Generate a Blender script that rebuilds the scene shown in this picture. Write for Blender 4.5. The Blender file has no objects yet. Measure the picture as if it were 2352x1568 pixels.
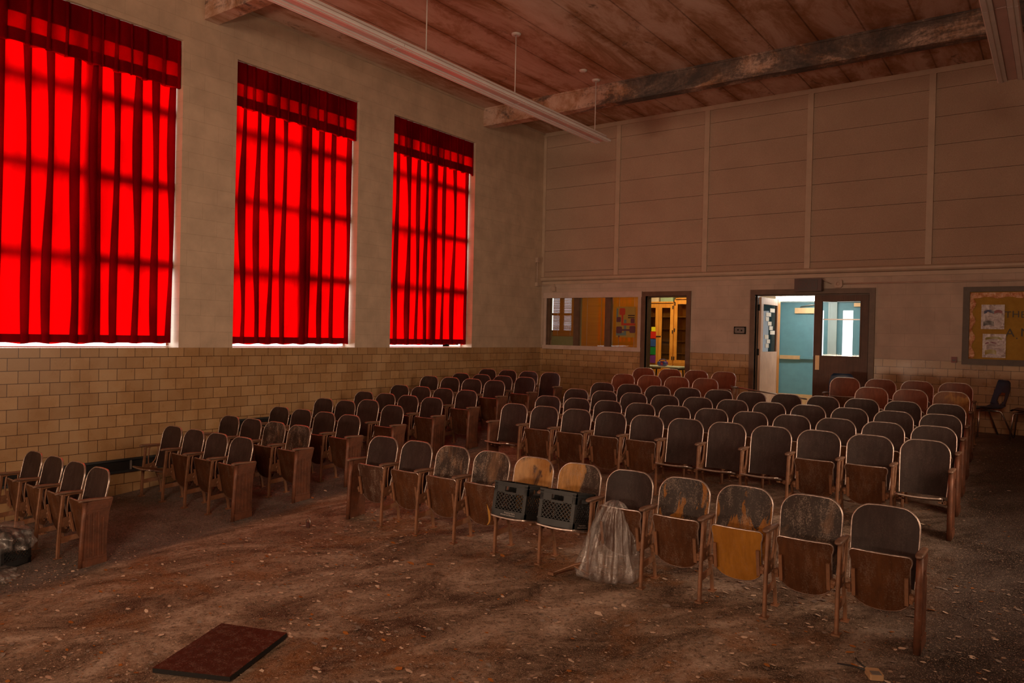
import bpy, math, random
from mathutils import Vector, Matrix
random.seed(7)
S = bpy.context.scene
COL = S.collection
PI = math.pi

# ------------------------------------------------------------------ mesh helper
class MB:
    def __init__(s):
        s.v = []; s.f = []; s.m = []; s.sm = []
        s.mat = 0; s.smooth = False
    def face(s, idx):
        s.f.append(tuple(idx)); s.m.append(s.mat); s.sm.append(s.smooth)
    def box(s, x0, x1, y0, y1, z0, z1, M=None):
        b = len(s.v)
        for z in (z0, z1):
            for (x, y) in ((x0, y0), (x1, y0), (x1, y1), (x0, y1)):
                p = Vector((x, y, z)); s.v.append(M @ p if M else p)
        for q in ((3, 2, 1, 0), (4, 5, 6, 7), (0, 1, 5, 4), (1, 2, 6, 5), (2, 3, 7, 6), (3, 0, 4, 7)):
            s.face([b + i for i in q])
        return s
    def prism(s, poly, fn, t0, t1):
        b = len(s.v); n = len(poly)
        for t in (t0, t1):
            for (a, c) in poly: s.v.append(Vector(fn(a, c, t)))
        s.face([b + i for i in range(n)][::-1]); s.face([b + n + i for i in range(n)])
        for i in range(n):
            j = (i + 1) % n
            s.face([b + i, b + j, b + n + j, b + n + i])
        return s
    def sweep(s, pts, prof, up=(1, 0, 0), closed=False, cap=True, scale=None):
        """sweep a 2D profile [(a,b)] along pts; a runs along 'up', b along the cross direction"""
        pts = [Vector(p) for p in pts]; n = len(prof); rings = []
        up = Vector(up)
        for i, p in enumerate(pts):
            if closed: d = pts[(i + 1) % len(pts)] - pts[i - 1]
            elif i == 0: d = pts[1] - p
            elif i == len(pts) - 1: d = p - pts[i - 1]
            else: d = (pts[i + 1] - p).normalized() + (p - pts[i - 1]).normalized()
            d.normalize()
            u = up - d * up.dot(d)
            if u.length < 1e-4: u = d.orthogonal()
            u.normalize(); w = d.cross(u)
            k = scale[i] if scale else 1.0
            b = len(s.v)
            for (a, c) in prof: s.v.append(p + u * a * k + w * c * k)
            rings.append(b)
        m = len(pts)
        for i in range(m if closed else m - 1):
            A = rings[i]; B = rings[(i + 1) % m]
            for k in range(n):
                l = (k + 1) % n
                s.face([A + k, A + l, B + l, B + k])
        if cap and not closed:
            s.face([rings[0] + k for k in range(n)][::-1]); s.face([rings[-1] + k for k in range(n)])
        return s
    def tube(s, pts, r, n=8, closed=False, scale=None):
        sm = s.smooth; s.smooth = True
        s.sweep(pts, [(r * math.cos(2 * PI * k / n), r * math.sin(2 * PI * k / n)) for k in range(n)], up=(0.31, 0.22, 0.93), closed=closed, scale=scale)
        s.smooth = sm
        return s
    def grid(s, nu, nv, fn, flip=False):
        b = len(s.v)
        for j in range(nv + 1):
            for i in range(nu + 1): s.v.append(Vector(fn(i / nu, j / nv)))
        for j in range(nv):
            for i in range(nu):
                a = b + j * (nu + 1) + i
                q = [a, a + 1, a + nu + 2, a + nu + 1]
                s.face(q[::-1] if flip else q)
        return s
    def lathe(s, prof, c, n=16, axis='z'):
        c = Vector(c); b = len(s.v); m = len(prof); sm = s.smooth; s.smooth = True
        for k in range(n):
            a = 2 * PI * k / n
            for (r, h) in prof:
                if axis == 'z': p = Vector((r * math.cos(a), r * math.sin(a), h))
                elif axis == 'y': p = Vector((r * math.cos(a), h, r * math.sin(a)))
                else: p = Vector((h, r * math.cos(a), r * math.sin(a)))
                s.v.append(c + p)
        for k in range(n):
            l = (k + 1) % n
            for i in range(m - 1):
                s.face([b + k * m + i, b + l * m + i, b + l * m + i + 1, b + k * m + i + 1])
        s.smooth = sm
        return s
    def mesh(s, name, mats):
        me = bpy.data.meshes.new(name)
        me.from_pydata([tuple(v) for v in s.v], [], s.f)
        for m in (mats if isinstance(mats, (list, tuple)) else [mats]): me.materials.append(m)
        me.polygons.foreach_set('material_index', s.m)
        me.polygons.foreach_set('use_smooth', s.sm)
        me.update()
        return me
    def build(s, name, mats, parent=None, angle=None, recalc=True):
        me = s.mesh(name, mats)
        if recalc:
            import bmesh
            bm = bmesh.new(); bm.from_mesh(me)
            bmesh.ops.recalc_face_normals(bm, faces=bm.faces)
            bm.to_mesh(me); bm.free()
        if angle: me.set_sharp_from_angle(angle=math.radians(angle))
        return link(name, me, parent)

def link(name, data, parent=None):
    o = bpy.data.objects.new(name, data); COL.objects.link(o)
    if parent: o.parent = parent
    return o
def tag(o, label=None, cat=None, group=None, kind=None):
    if label: o['label'] = label
    if cat: o['category'] = cat
    if group: o['group'] = group
    if kind: o['kind'] = kind
    return o
def empty(name, loc, rz=0.0):
    o = bpy.data.objects.new(name, None); COL.objects.link(o)
    o.empty_display_size = .1; o.location = loc; o.rotation_euler = (0, 0, rz)
    return o
def struct(mb, name, mats, angle=None):
    return tag(mb.build(name, mats, None, angle), kind='structure')

def rrect(w, h, r, n=3):
    """rounded rectangle profile centred on 0"""
    out = []
    for (cx, cy, a0) in ((w / 2 - r, h / 2 - r, 0), (-w / 2 + r, h / 2 - r, 90), (-w / 2 + r, -h / 2 + r, 180), (w / 2 - r, -h / 2 + r, 270)):
        for k in range(n + 1):
            a = math.radians(a0 + 90 * k / n)
            out.append((cx + r * math.cos(a), cy + r * math.sin(a)))
    return out

def text_mesh(txt, size, depth=.0):
    cu = bpy.data.curves.new('lettering', 'FONT'); cu.body = txt; cu.size = size; cu.extrude = depth; cu.align_x = 'CENTER'; cu.align_y = 'CENTER'
    o = bpy.data.objects.new('lettering', cu); COL.objects.link(o)
    dg = bpy.context.evaluated_depsgraph_get()
    me = bpy.data.meshes.new_from_object(o.evaluated_get(dg))
    bpy.data.objects.remove(o)
    return me

# ------------------------------------------------------------------ material helper
class NT:
    def __init__(s, name):
        s.mat = bpy.data.materials.new(name); s.mat.use_nodes = True
        s.t = s.mat.node_tree; s.t.nodes.clear()
        s.out = s.t.nodes.new('ShaderNodeOutputMaterial')
    def n(s, typ, **kw):
        nd = s.t.nodes.new(typ)
        for k, v in kw.items(): setattr(nd, k, v)
        return nd
    def l(s, a, b): s.t.links.new(a, b)
    def set(s, sock, v):
        if hasattr(v, 'is_output'): s.l(v, sock)
        else:
            if isinstance(v, (tuple, list)) and len(v) == 3 and sock.type == 'RGBA': v = (*v, 1)
            sock.default_value = v
    def coord(s, which='Object', scale=(1, 1, 1), loc=(0, 0, 0), rot=(0, 0, 0)):
        tc = s.n('ShaderNodeTexCoord'); mp = s.n('ShaderNodeMapping')
        s.l(tc.outputs[which], mp.inputs[0])
        mp.inputs[1].default_value = loc; mp.inputs[2].default_value = rot; mp.inputs[3].default_value = scale
        return mp.outputs[0]
    def noise(s, vec, scale=5, detail=4, rough=.55, dist=0.0):
        nd = s.n('ShaderNodeTexNoise'); s.l(vec, nd.inputs['Vector'])
        nd.inputs['Scale'].default_value = scale; nd.inputs['Detail'].default_value = detail
        nd.inputs['Roughness'].default_value = rough; nd.inputs['Distortion'].default_value = dist
        return nd.outputs['Fac']
    def ramp(s, fac, stops, interp='LINEAR'):
        nd = s.n('ShaderNodeValToRGB'); s.l(fac, nd.inputs[0]); cr = nd.color_ramp; cr.interpolation = interp
        while len(cr.elements) < len(stops): cr.elements.new(.5)
        for e, (p, c) in zip(cr.elements, stops):
            e.position = p
            if not isinstance(c, (tuple, list)): c = (c, c, c)
            e.color = (*c, 1)
        return nd.outputs[0]
    def mix(s, fac, a, b, mode='MIX'):
        nd = s.n('ShaderNodeMix', data_type='RGBA', blend_type=mode)
        s.set(nd.inputs[0], fac); s.set(nd.inputs[6], a); s.set(nd.inputs[7], b)
        return nd.outputs[2]
    def math(s, op, a, b=0.0, clamp=False):
        nd = s.n('ShaderNodeMath', operation=op, use_clamp=clamp)
        s.set(nd.inputs[0], a); s.set(nd.inputs[1], b)
        return nd.outputs[0]
    def bump(s, h, strength=.3, dist=.01):
        nd = s.n('ShaderNodeBump'); s.l(h, nd.inputs['Height'])
        nd.inputs['Strength'].default_value = strength; nd.inputs['Distance'].default_value = dist
        return nd.outputs[0]
    def bsdf(s, color, rough=.6, metal=0.0, normal=None, spec=.5, **kw):
        p = s.n('ShaderNodeBsdfPrincipled')
        s.set(p.inputs['Base Color'], color); s.set(p.inputs['Roughness'], rough); s.set(p.inputs['Metallic'], metal)
        s.set(p.inputs['Specular IOR Level'], spec)
        if normal is not None: s.l(normal, p.inputs['Normal'])
        for k, v in kw.items(): s.set(p.inputs[k.replace('_', ' ')], v)
        s.l(p.outputs[0], s.out.inputs[0])
        return s.mat
    def yz(s, loc=(0, 0, 0), plane='yz'):
        tc = s.n('ShaderNodeTexCoord'); sp = s.n('ShaderNodeSeparateXYZ'); cb = s.n('ShaderNodeCombineXYZ')
        s.l(tc.outputs['Object'], sp.inputs[0])
        a, b = {'yz': (1, 2), 'xz': (0, 2)}[plane]
        s.l(s.math('ADD', sp.outputs[a], loc[0]), cb.inputs[0]); s.l(s.math('ADD', sp.outputs[b], loc[1]), cb.inputs[1])
        return cb.outputs[0]
    def brick(s, vec, w, h, mortar=.004, smooth=.0, c1=(1, 1, 1), c2=(.9, .9, .9), cm=(.2, .2, .2), off=.5, bias=0.0):
        nd = s.n('ShaderNodeTexBrick'); s.l(vec, nd.inputs['Vector'])
        nd.offset = off; nd.inputs['Scale'].default_value = 1.0
        nd.inputs['Mortar Size'].default_value = mortar; nd.inputs['Mortar Smooth'].default_value = smooth
        nd.inputs['Brick Width'].default_value = w; nd.inputs['Row Height'].default_value = h
        nd.inputs['Bias'].default_value = bias
        for k, c in (('Color1', c1), ('Color2', c2), ('Mortar', cm)): nd.inputs[k].default_value = (*c, 1)
        return nd.outputs['Color'], nd.outputs['Fac']

def plain(name, c, rough=.6, metal=0.0, var=.12, nscale=8, spec=.5, bump=0.0, **kw):
    t = NT(name); v = t.coord(); n = t.noise(v, nscale, 5)
    d = tuple(x * (1 - var) for x in c); u = tuple(min(1, x * (1 + var)) for x in c)
    nm = t.bump(t.noise(v, nscale * 6, 3), bump, .004) if bump else None
    return t.bsdf(t.ramp(n, [(.3, d), (.7, u)]), rough, metal, nm, spec, **kw)
def emit(name, c, strength):
    t = NT(name); e = t.n('ShaderNodeEmission'); e.inputs[0].default_value = (*c, 1); e.inputs[1].default_value = strength
    t.l(e.outputs[0], t.out.inputs[0]); return t.mat

M = {}
# painted block
def block_mat(name, plane, c, loc=(0, 0)):
    t = NT(name); v = t.yz(loc, plane); o = t.coord()
    bc, bf = t.brick(v, .406, .203, .0022, .4, (1, 1, 1), (.96, .96, .96), (.80, .79, .78))
    n = t.noise(o, 3.0, 6, .6); g = t.noise(o, 90, 3, .6)
    col = t.mix(1.0, t.ramp(n, [(.35, tuple(x * .86 for x in c)), (.65, tuple(min(1, x * 1.08) for x in c))]), bc, 'MULTIPLY')
    h = t.math('ADD', t.math('MULTIPLY', bf, -1.0), t.math('MULTIPLY', g, .35))
    return t.bsdf(col, .62, 0, t.bump(h, .45, .006), .35)
M['block_l'] = block_mat('painted_block_window_wall', 'yz', (.60, .47, .35), (.1, 0))
M['block_b'] = block_mat('painted_block_back_wall', 'xz', (.56, .45, .37), (.05, 0))
# glazed tile
def tile_mat(name, plane, w, h, loc):
    t = NT(name); v = t.yz(loc, plane); o = t.coord()
    bc, bf = t.brick(v, w, h, .0030, .1, (1, 1, 1), (.76, .72, .68), (.10, .055, .04))
    n = t.noise(o, 2.2, 5, .6); sp = t.noise(o, 160, 2)
    base = t.ramp(n, [(.36, (.44, .265, .12)), (.5, (.49, .31, .15)), (.64, (.52, .35, .185))])
    col = t.mix(1.0, base, bc, 'MULTIPLY')
    col = t.mix(t.ramp(sp, [(.3, .25), (.5, 0)]), col, (.3, .16, .08))
    hh = t.math('ADD', t.math('MULTIPLY', bf, -1.0), t.math('MULTIPLY', t.noise(o, 14, 2), .12))
    return t.bsdf(col, t.ramp(n, [(.3, .22), (.7, .36)]), 0, t.bump(hh, .5, .004), .5)
M['tile_l'] = tile_mat('glazed_tile_window_wall', 'yz', .2047, .1345, (.055, .109 + .1345 * 20))
M['tile_b'] = tile_mat('glazed_tile_back_wall', 'xz', .2, .1205, (.05, .1205 * 20))
# wood-wool boards
def wool():
    t = NT('wood_wool_board'); o = t.coord(); n = t.noise(o, 1.6, 5); f = t.noise(o, 110, 4, .7)
    c = t.ramp(n, [(.25, (.47, .345, .265)), (.75, (.56, .42, .325))])
    c = t.mix(t.ramp(f, [(.35, .45), (.6, 0)]), c, (.28, .19, .14))
    return t.bsdf(c, .85, 0, t.bump(f, .5, .008), .15)
M['wool'] = wool()
M['trimpaint'] = plain('trim_paint', (.54, .42, .32), .5, var=.1, nscale=5, bump=.1)
M['lighttrim'] = plain('window_casing_paint', (.60, .48, .42), .5, var=.1)
M['groove'] = plain('groove_shadow_board', (.10, .07, .055), .9)
# ceiling
def ceil_mat(name, mold=0.0):
    t = NT(name); o = t.coord()
    st = t.coord('Object', (1.0, .26, 1)); n1 = t.noise(st, 2.0, 8, .72, .5); n2 = t.noise(o, 7, 6, .75); n3 = t.noise(t.coord('Object', (1.0, .5, 1), (3.1, 1.7, 0)), 2.6, 8, .78, .7)
    sp = t.n('ShaderNodeSeparateXYZ'); t.l(o, sp.inputs[0])
    w = t.math('PINGPONG', t.math('ADD', sp.outputs[0], .12), .305)            # distance to the board joints, .61 m apart
    jx = t.math('ADD', w, t.math('MULTIPLY', t.math('SUBTRACT', n2, .5), .35))
    base = t.ramp(n1, [(.36, (.30, .155, .085)), (.45, (.42, .25, .165)), (.53, (.55, .38, .30)), (.64, (.62, .46, .385))])
    lines = t.ramp(t.noise(t.coord('Object', (.8, .45, 1), (7, 2, 0)), 1.3, 4, .6), [(.42, 0), (.55, 1)])
    if not mold:
        c = t.mix(t.math('MULTIPLY', t.ramp(jx, [(0, .85), (.06, .55), (.13, 0)]), lines), base, (.25, .105, .035))
        c = t.mix(t.math('MULTIPLY', t.ramp(w, [(0, .9), (.008, .75), (.014, 0)]), t.ramp(n1, [(.4, 1), (.6, .45)])), c, (.10, .05, .03))
        c = t.mix(t.ramp(n3, [(.60, 0), (.66, .6), (.74, .92)]), c, (.075, .05, .04))
    else:
        c = base
        m = t.noise(t.coord('Object', (.55, 1, 1.5)), 1.5, 8, .7, .6); m2 = t.noise(o, 22, 5, .75)
        gx = t.ramp(t.math('MULTIPLY', sp.outputs[0], .1), [(.06, -.06), (.3, .06), (.6, .07)])
        mm = t.math('ADD', t.math('ADD', m, t.math('SUBTRACT', t.ramp(t.math('MULTIPLY', sp.outputs[0], .1), [(.06, .02), (.30, .17), (.75, .22)]), .05)), t.math('MULTIPLY', t.math('SUBTRACT', m2, .5), .28))
        c = t.mix(t.ramp(mm, [(.50, 0), (.60, .75), (.72, .96)]), c, (.060, .054, .054))
        c = t.mix(t.ramp(t.math('MULTIPLY', t.math('SUBTRACT', sp.outputs[2], -.0), .2), [(.832, 0), (.846, 0)]), c, (.5, .4, .3))
    return t.bsdf(c, .8, 0, t.bump(t.noise(o, 60, 4, .7), .35, .006), .2)
M['ceil'] = ceil_mat('stained_ceiling_board'); M['beam'] = ceil_mat('mouldy_beam', 1.0)
# floor
def floor_mat():
    t = NT('dirty_linoleum'); o = t.coord()
    rot = t.coord('Object', (1, 1, 1), rot=(0, 0, math.radians(38)))
    st = t.n('ShaderNodeMapping'); t.l(rot, st.inputs[0]); st.inputs[3].default_value = (1.45, .75, 1)
    big = t.noise(o, .55, 4, .6, .3); med = t.noise(st.outputs[0], 1.9, 8, .72, .6); fine = t.noise(o, 34, 5, .75); grit = t.noise(o, 130, 2, .6)
    c = t.ramp(med, [(.36, (.066, .044, .030)), (.45, (.185, .132, .094)), (.54, (.34, .255, .192)), (.66, (.56, .455, .37))])
    rust = t.noise(o, .9, 6, .65, .5)
    c = t.mix(t.ramp(rust, [(.52, 0), (.59, .5), (.70, .8)]), c, (.27, .115, .034))
    sp = t.n('ShaderNodeSeparateXYZ'); t.l(o, sp.inputs[0])
    # blue-grey sheet flooring in the side block; the far aisle's dim light painted in
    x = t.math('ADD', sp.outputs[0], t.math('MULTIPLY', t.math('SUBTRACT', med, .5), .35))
    left = t.ramp(t.math('MULTIPLY', x, .1), [(.222, .82), (.245, 0)])
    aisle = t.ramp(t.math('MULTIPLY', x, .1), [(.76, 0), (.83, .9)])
    grey = t.ramp(t.noise(o, 2.3, 7, .7), [(.38, (.075, .080, .084)), (.62, (.165, .168, .172))])
    c = t.mix(left, c, grey)
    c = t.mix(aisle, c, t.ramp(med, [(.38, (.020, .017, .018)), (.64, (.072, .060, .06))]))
    c = t.mix(t.ramp(fine, [(.36, .7), (.5, 0)]), c, (.03, .018, .012))
    c = t.mix(t.ramp(grit, [(.58, 0), (.66, .7)]), c, (.60, .46, .36))
    vo = t.n('ShaderNodeTexVoronoi', feature='F1'); t.l(o, vo.inputs['Vector']); vo.inputs['Scale'].default_value = 9; vo.inputs['Randomness'].default_value = 1
    d = t.math('ADD', vo.outputs['Distance'], t.math('MULTIPLY', t.math('SUBTRACT', fine, .5), .22))
    dens = t.ramp(t.noise(o, .8, 3), [(.42, 0), (.58, 1)])
    fl = t.math('MULTIPLY', t.ramp(d, [(.08, .9), (.14, 0)]), dens)
    c = t.mix(fl, c, (.52, .37, .27))
    for sc, th, am in ((26, .10, .95), (55, .14, .8)):
        v2 = t.n('ShaderNodeTexVoronoi', feature='F1'); t.l(o, v2.inputs['Vector']); v2.inputs['Scale'].default_value = sc
        pick = t.n('ShaderNodeSeparateColor'); t.l(v2.outputs['Color'], pick.inputs[0])
        m_ = t.math('MULTIPLY', t.ramp(v2.outputs['Distance'], [(th, am), (th + .07, 0)]), t.ramp(pick.outputs[0], [(.62, 0), (.66, 1)]))
        m_ = t.math('MULTIPLY', m_, t.ramp(t.noise(o, 1.1, 4, .6), [(.40, .1), (.56, 1)]))
        c = t.mix(m_, c, t.mix(t.ramp(pick.outputs[1], [(.4, 0), (.8, 1)]), (.60, .47, .37), (.38, .17, .06)))
    h = t.math('ADD', fine, t.math('MULTIPLY', med, 1.2))
    return t.bsdf(c, t.ramp(med, [(.3, .5), (.6, .8)]), 0, t.bump(h, .5, .012), .3)
M['floor'] = floor_mat()
# curtain
def curtain_mat(name, tr):
    t = NT(name); o = t.coord('Object', (1, 1, .35)); n = t.noise(o, 3.5, 4); f = t.noise(t.coord('Object', (1, 1, 1)), 300, 2)
    di = t.n('ShaderNodeBsdfDiffuse'); t.set(di.inputs[0], t.ramp(n, [(.3, (.20, .0012, .006)), (.7, (.32, .002, .009))]))
    tl = t.n('ShaderNodeBsdfTranslucent'); t.set(tl.inputs[0], t.ramp(n, [(.36, (.55, .0002, .0003)), (.64, (.95, .0004, .0005))]))
    mx = t.n('ShaderNodeMixShader'); mx.inputs[0].default_value = tr
    t.l(di.outputs[0], mx.inputs[1]); t.l(tl.outputs[0], mx.inputs[2]); t.l(mx.outputs[0], t.out.inputs[0])
    return t.mat
M['curtain'] = curtain_mat('red_curtain_cloth', .30)
M['valance'] = curtain_mat('red_valance_cloth', .58)
M['lining'] = curtain_mat('doubled_red_cloth', .025)
# chairs
def wood_mat(name, dark, light, rough=.32, wear=None, wear_amt=(.58, .68), seed=0.0, dust=.3, grain=(14, 14, 1.2), spec=.3, split=0.0):
    t = NT(name); oi = t.n('ShaderNodeObjectInfo'); tc = t.n('ShaderNodeTexCoord')
    add = t.n('ShaderNodeVectorMath', operation='ADD'); cb = t.n('ShaderNodeCombineXYZ')
    r = t.math('ADD', t.math('MULTIPLY', oi.outputs['Random'], 37.0), seed)
    for i in range(3): t.l(r, cb.inputs[i])
    t.l(tc.outputs['Object'], add.inputs[0]); t.l(cb.outputs[0], add.inputs[1])
    v = add.outputs[0]
    mp = t.n('ShaderNodeMapping'); t.l(v, mp.inputs[0]); mp.inputs[3].default_value = grain
    g = t.noise(mp.outputs[0], 3, 6, .6); b = t.noise(v, 4, 5, .6)
    c = t.mix(t.ramp(b, [(.3, 0), (.7, 1)]), dark, light)
    c = t.mix(t.ramp(g, [(.3, .4), (.6, 0)]), c, tuple(x * .5 for x in dark))
    if wear:
        mp2 = t.n('ShaderNodeMapping'); t.l(v, mp2.inputs[0]); mp2.inputs[3].default_value = (1.2, 1, .55)
        w = t.noise(mp2.outputs[0], 7 if not split else 4, 6, .55, .6)
        if split:
            sx = t.n('ShaderNodeSeparateXYZ'); t.l(tc.outputs['Object'], sx.inputs[0]); w = t.math('SUBTRACT', w, t.math('MULTIPLY', sx.outputs[0], split))
        wc = t.mix(t.ramp(g, [(.3, 0), (.6, 1)]), tuple(x * .6 for x in wear), wear)
        c = t.mix(t.ramp(w, [(wear_amt[0], 0), (wear_amt[1], 1)]), c, wc)
    if dust:
        mp3 = t.n('ShaderNodeMapping'); t.l(v, mp3.inputs[0]); mp3.inputs[3].default_value = (1.6, 1.6, .5)
        d = t.math('MULTIPLY', t.noise(mp3.outputs[0], 10, 6, .7), t.noise(v, 120, 3, .7))
        c = t.mix(t.ramp(d, [(.25, 0), (.36, dust)]), c, (.42, .33, .27))
    return t.bsdf(c, rough, 0, t.bump(g, .12, .003), spec)
M['back'] = wood_mat('dark_varnished_backrest', (.032, .019, .017), (.052, .031, .028), .42, dust=.05, spec=.16)
M['back_lit'] = wood_mat('lit_reddish_varnished_backrest', (.13, .036, .018), (.21, .062, .030), .36, dust=.04, spec=.22)  # rear rows: their stronger light is put into a brighter, redder varnish colour
M['back_worn'] = wood_mat('worn_backrest', (.036, .024, .020), (.062, .041, .034), .42, (.25, .14, .08), (.53, .72), 3.1, .5, spec=.18)
M['back_peel'] = wood_mat('peeling_backrest', (.036, .025, .022), (.062, .044, .038), .42, (.34, .135, .02), (.525, .55), 8.3, .4, spec=.18)
M['back_gold'] = wood_mat('stripped_golden_backrest', (.34, .14, .03), (.58, .33, .12), .4, (.085, .045, .03), (.49, .56), 5.7, .2)
M['back_half'] = wood_mat('half_stripped_backrest', (.040, .027, .022), (.066, .044, .036), .42, (.50, .25, .07), (.46, .54), 5.1, .4, spec=.2, split=2.6)
M['back_amber'] = wood_mat('amber_streaked_backrest', (.17, .062, .022), (.25, .10, .035), .38, (.36, .17, .045), (.5, .6), 2.2, .1, spec=.2)
M['seat'] = wood_mat('varnished_seat', (.072, .026, .011), (.135, .052, .020), .36, dust=.18)
M['seat_gold'] = wood_mat('amber_seat', (.36, .145, .018), (.48, .21, .03), .35, dust=.12)
M['seat_dark'] = wood_mat('dusty_seat', (.06, .026, .015), (.10, .048, .03), .45, dust=.42)
M['edge'] = plain('worn_metal_edging', (.62, .52, .47), .34, .85, var=.25, nscale=30)
M['edge_dark'] = plain('tarnished_edging', (.22, .14, .11), .45, .5, var=.3, nscale=25)
def iron(name, c):
    t = NT(name); v = t.coord(); n = t.noise(v, 9, 6, .65); f = t.noise(v, 60, 4, .7)
    col = t.ramp(n, [(.28, tuple(x * .55 for x in c)), (.5, c), (.75, (c[0] * 1.5, c[1] * 1.35, c[2] * 1.2))])
    col = t.mix(t.ramp(f, [(.62, 0), (.74, .6)]), col, (.42, .33, .27))
    return t.bsdf(col, .48, .15, t.bump(f, .3, .004), .5)
M['iron'] = iron('brown_cast_iron', (.27, .132, .072))
M['panel'] = iron('brown_end_panel', (.165, .066, .037))
M['arm'] = iron('worn_armrest', (.25, .145, .10))
# general
M['darkwood'] = wood_mat('dark_door_wood', (.10, .05, .035), (.165, .085, .055), .45, dust=0, grain=(20, 20, 1))
M['framewood'] = plain('brown_frame_paint', (.14, .085, .055), .45, var=.2)
M['boardframe'] = plain('board_frame', (.10, .072, .055), .5, var=.2)
M['orangewood'] = wood_mat('orange_varnished_wood', (.58, .22, .03), (.74, .33, .06), .35, dust=0, grain=(20, 20, 1))
M['palewood'] = wood_mat('pale_door_wood', (.66, .42, .30), (.80, .56, .42), .45, dust=0, grain=(20, 20, 1))
M['blue'] = plain('blue_door_paint', (.13, .33, .41), .45, var=.06)
M['black'] = plain('black_plastic', (.029, .033, .036), .42, var=.2, nscale=12)
M['blackmatt'] = plain('matt_black', (.010, .009, .009), .85)
M['white'] = plain('white_enamel', (.72, .68, .66), .4, var=.06)
M['fixture'] = plain('fixture_enamel', (.80, .76, .76), .38, var=.08, nscale=3)
M['lens'] = plain('fixture_channel', (.62, .42, .41), .3, var=.1, nscale=3)
M['metal'] = plain('steel', (.62, .60, .58), .3, 1.0, var=.1)
M['brass'] = plain('tan_metal', (.72, .50, .27), .4, .3, var=.1)
M['conduit'] = plain('painted_conduit', (.52, .40, .32), .5)
M['grey'] = plain('grey_plate', (.20, .18, .17), .5)
M['maroon'] = plain('maroon_metal', (.085, .038, .036), .4)
M['redbox'] = plain('red_alarm', (.20, .02, .02), .4)
def glass(name, rough=.02, tint=(1, 1, 1)):
    t = NT(name); g = t.n('ShaderNodeBsdfGlossy'); g.inputs['Roughness'].default_value = rough
    tr = t.n('ShaderNodeBsdfTransparent'); tr.inputs[0].default_value = (*tint, 1)
    fr = t.n('ShaderNodeFresnel'); fr.inputs[0].default_value = 1.45
    mx = t.n('ShaderNodeMixShader'); t.l(fr.outputs[0], mx.inputs[0]); t.l(tr.outputs[0], mx.inputs[1]); t.l(g.outputs[0], mx.inputs[2])
    t.l(mx.outputs[0], t.out.inputs[0]); return t.mat
M['glass'] = glass('window_glass')
M['darkglass'] = glass('cabinet_glass', .03, (.92, .94, .90))
def film():
    t = NT('clear_plastic_film'); o = t.coord(); n = t.noise(t.coord('Object', (1, 1, .3)), 16, 5, .6, .5)
    b = t.bump(t.noise(t.coord('Object', (1, 1, .22)), 24, 5, .65, .8), .9, .02)
    g = t.n('ShaderNodeBsdfGlossy'); g.inputs['Roughness'].default_value = .22; t.l(b, g.inputs['Normal'])
    d = t.n('ShaderNodeBsdfDiffuse'); d.inputs[0].default_value = (.74, .70, .69, 1); t.l(b, d.inputs['Normal'])
    tr = t.n('ShaderNodeBsdfTransparent'); tr.inputs[0].default_value = (.93, .92, .91, 1)
    m1 = t.n('ShaderNodeMixShader'); m1.inputs[0].default_value = .55; t.l(d.outputs[0], m1.inputs[1]); t.l(g.outputs[0], m1.inputs[2])
    m2 = t.n('ShaderNodeMixShader'); t.l(t.ramp(n, [(.36, .08), (.64, .36)]), m2.inputs[0]); t.l(tr.outputs[0], m2.inputs[1]); t.l(m1.outputs[0], m2.inputs[2])
    t.l(m2.outputs[0], t.out.inputs[0]); return t.mat
M['film'] = film()
# ================================================================== room shell
D = 13.124; ZC = 4.47; ZH = 3.788; XR = 10.6; YF = -4.5
def lerp_pts(P, y):
    if y <= P[0][0]: return P[0][1]
    for (a, za), (b, zb) in zip(P, P[1:]):
        if y <= b: return za + (zb - za) * (y - a) / (b - a)
    return P[-1][1]
PC = [(-5, -2.05), (0, -1.95), (2, -1.815), (5.284, -1.567), (7.587, -1.386), (8.385, -1.333), (9.156, -1.276), (9.967, -1.219), (10.679, -1.112), (11.45, -1.04), (14, -1.04)]
PL = [(-5, -2.05), (0, -1.96), (2, -1.87), (3.279, -1.801), (4.753, -1.676), (5.49, -1.611), (6.225, -1.547), (6.96, -1.476), (7.7, -1.415), (8.43, -1.348), (9.17, -1.235), (9.9, -1.207), (10.64, -1.152), (11.5, -1.06), (12.2, -1.04), (14, -1.04)]
def sstep(a, b, x):
    t = max(0, min(1, (x - a) / (b - a))); return t * t * (3 - 2 * t)
def fz(x, y):
    k = sstep(1.95, 3.05, x)
    return lerp_pts(PL, y) * (1 - k) + lerp_pts(PC, y) * k

mb = MB(); mb.smooth = True
nx, ny = 84, 150
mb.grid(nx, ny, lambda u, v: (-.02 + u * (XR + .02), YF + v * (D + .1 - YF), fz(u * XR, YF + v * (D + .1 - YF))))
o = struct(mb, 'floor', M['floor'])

# window wall with three openings
WIN = [(2.955, 5.09), (5.84, 7.97), (8.72, 10.83)]
mb = MB()
mb.mat = 1; mb.box(-.36, 0, YF, D + .2, -2.3, 0)
mb.mat = 0
ys = [YF] + [v for w in WIN for v in w] + [D + .2]
for i in range(0, len(ys), 2): mb.box(-.36, 0, ys[i], ys[i + 1], 0, ZH)
mb.box(-.36, 0, YF, D + .2, ZH, ZC + .2)
struct(mb, 'wall_left', [M['block_l'], M['tile_l']])

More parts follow.
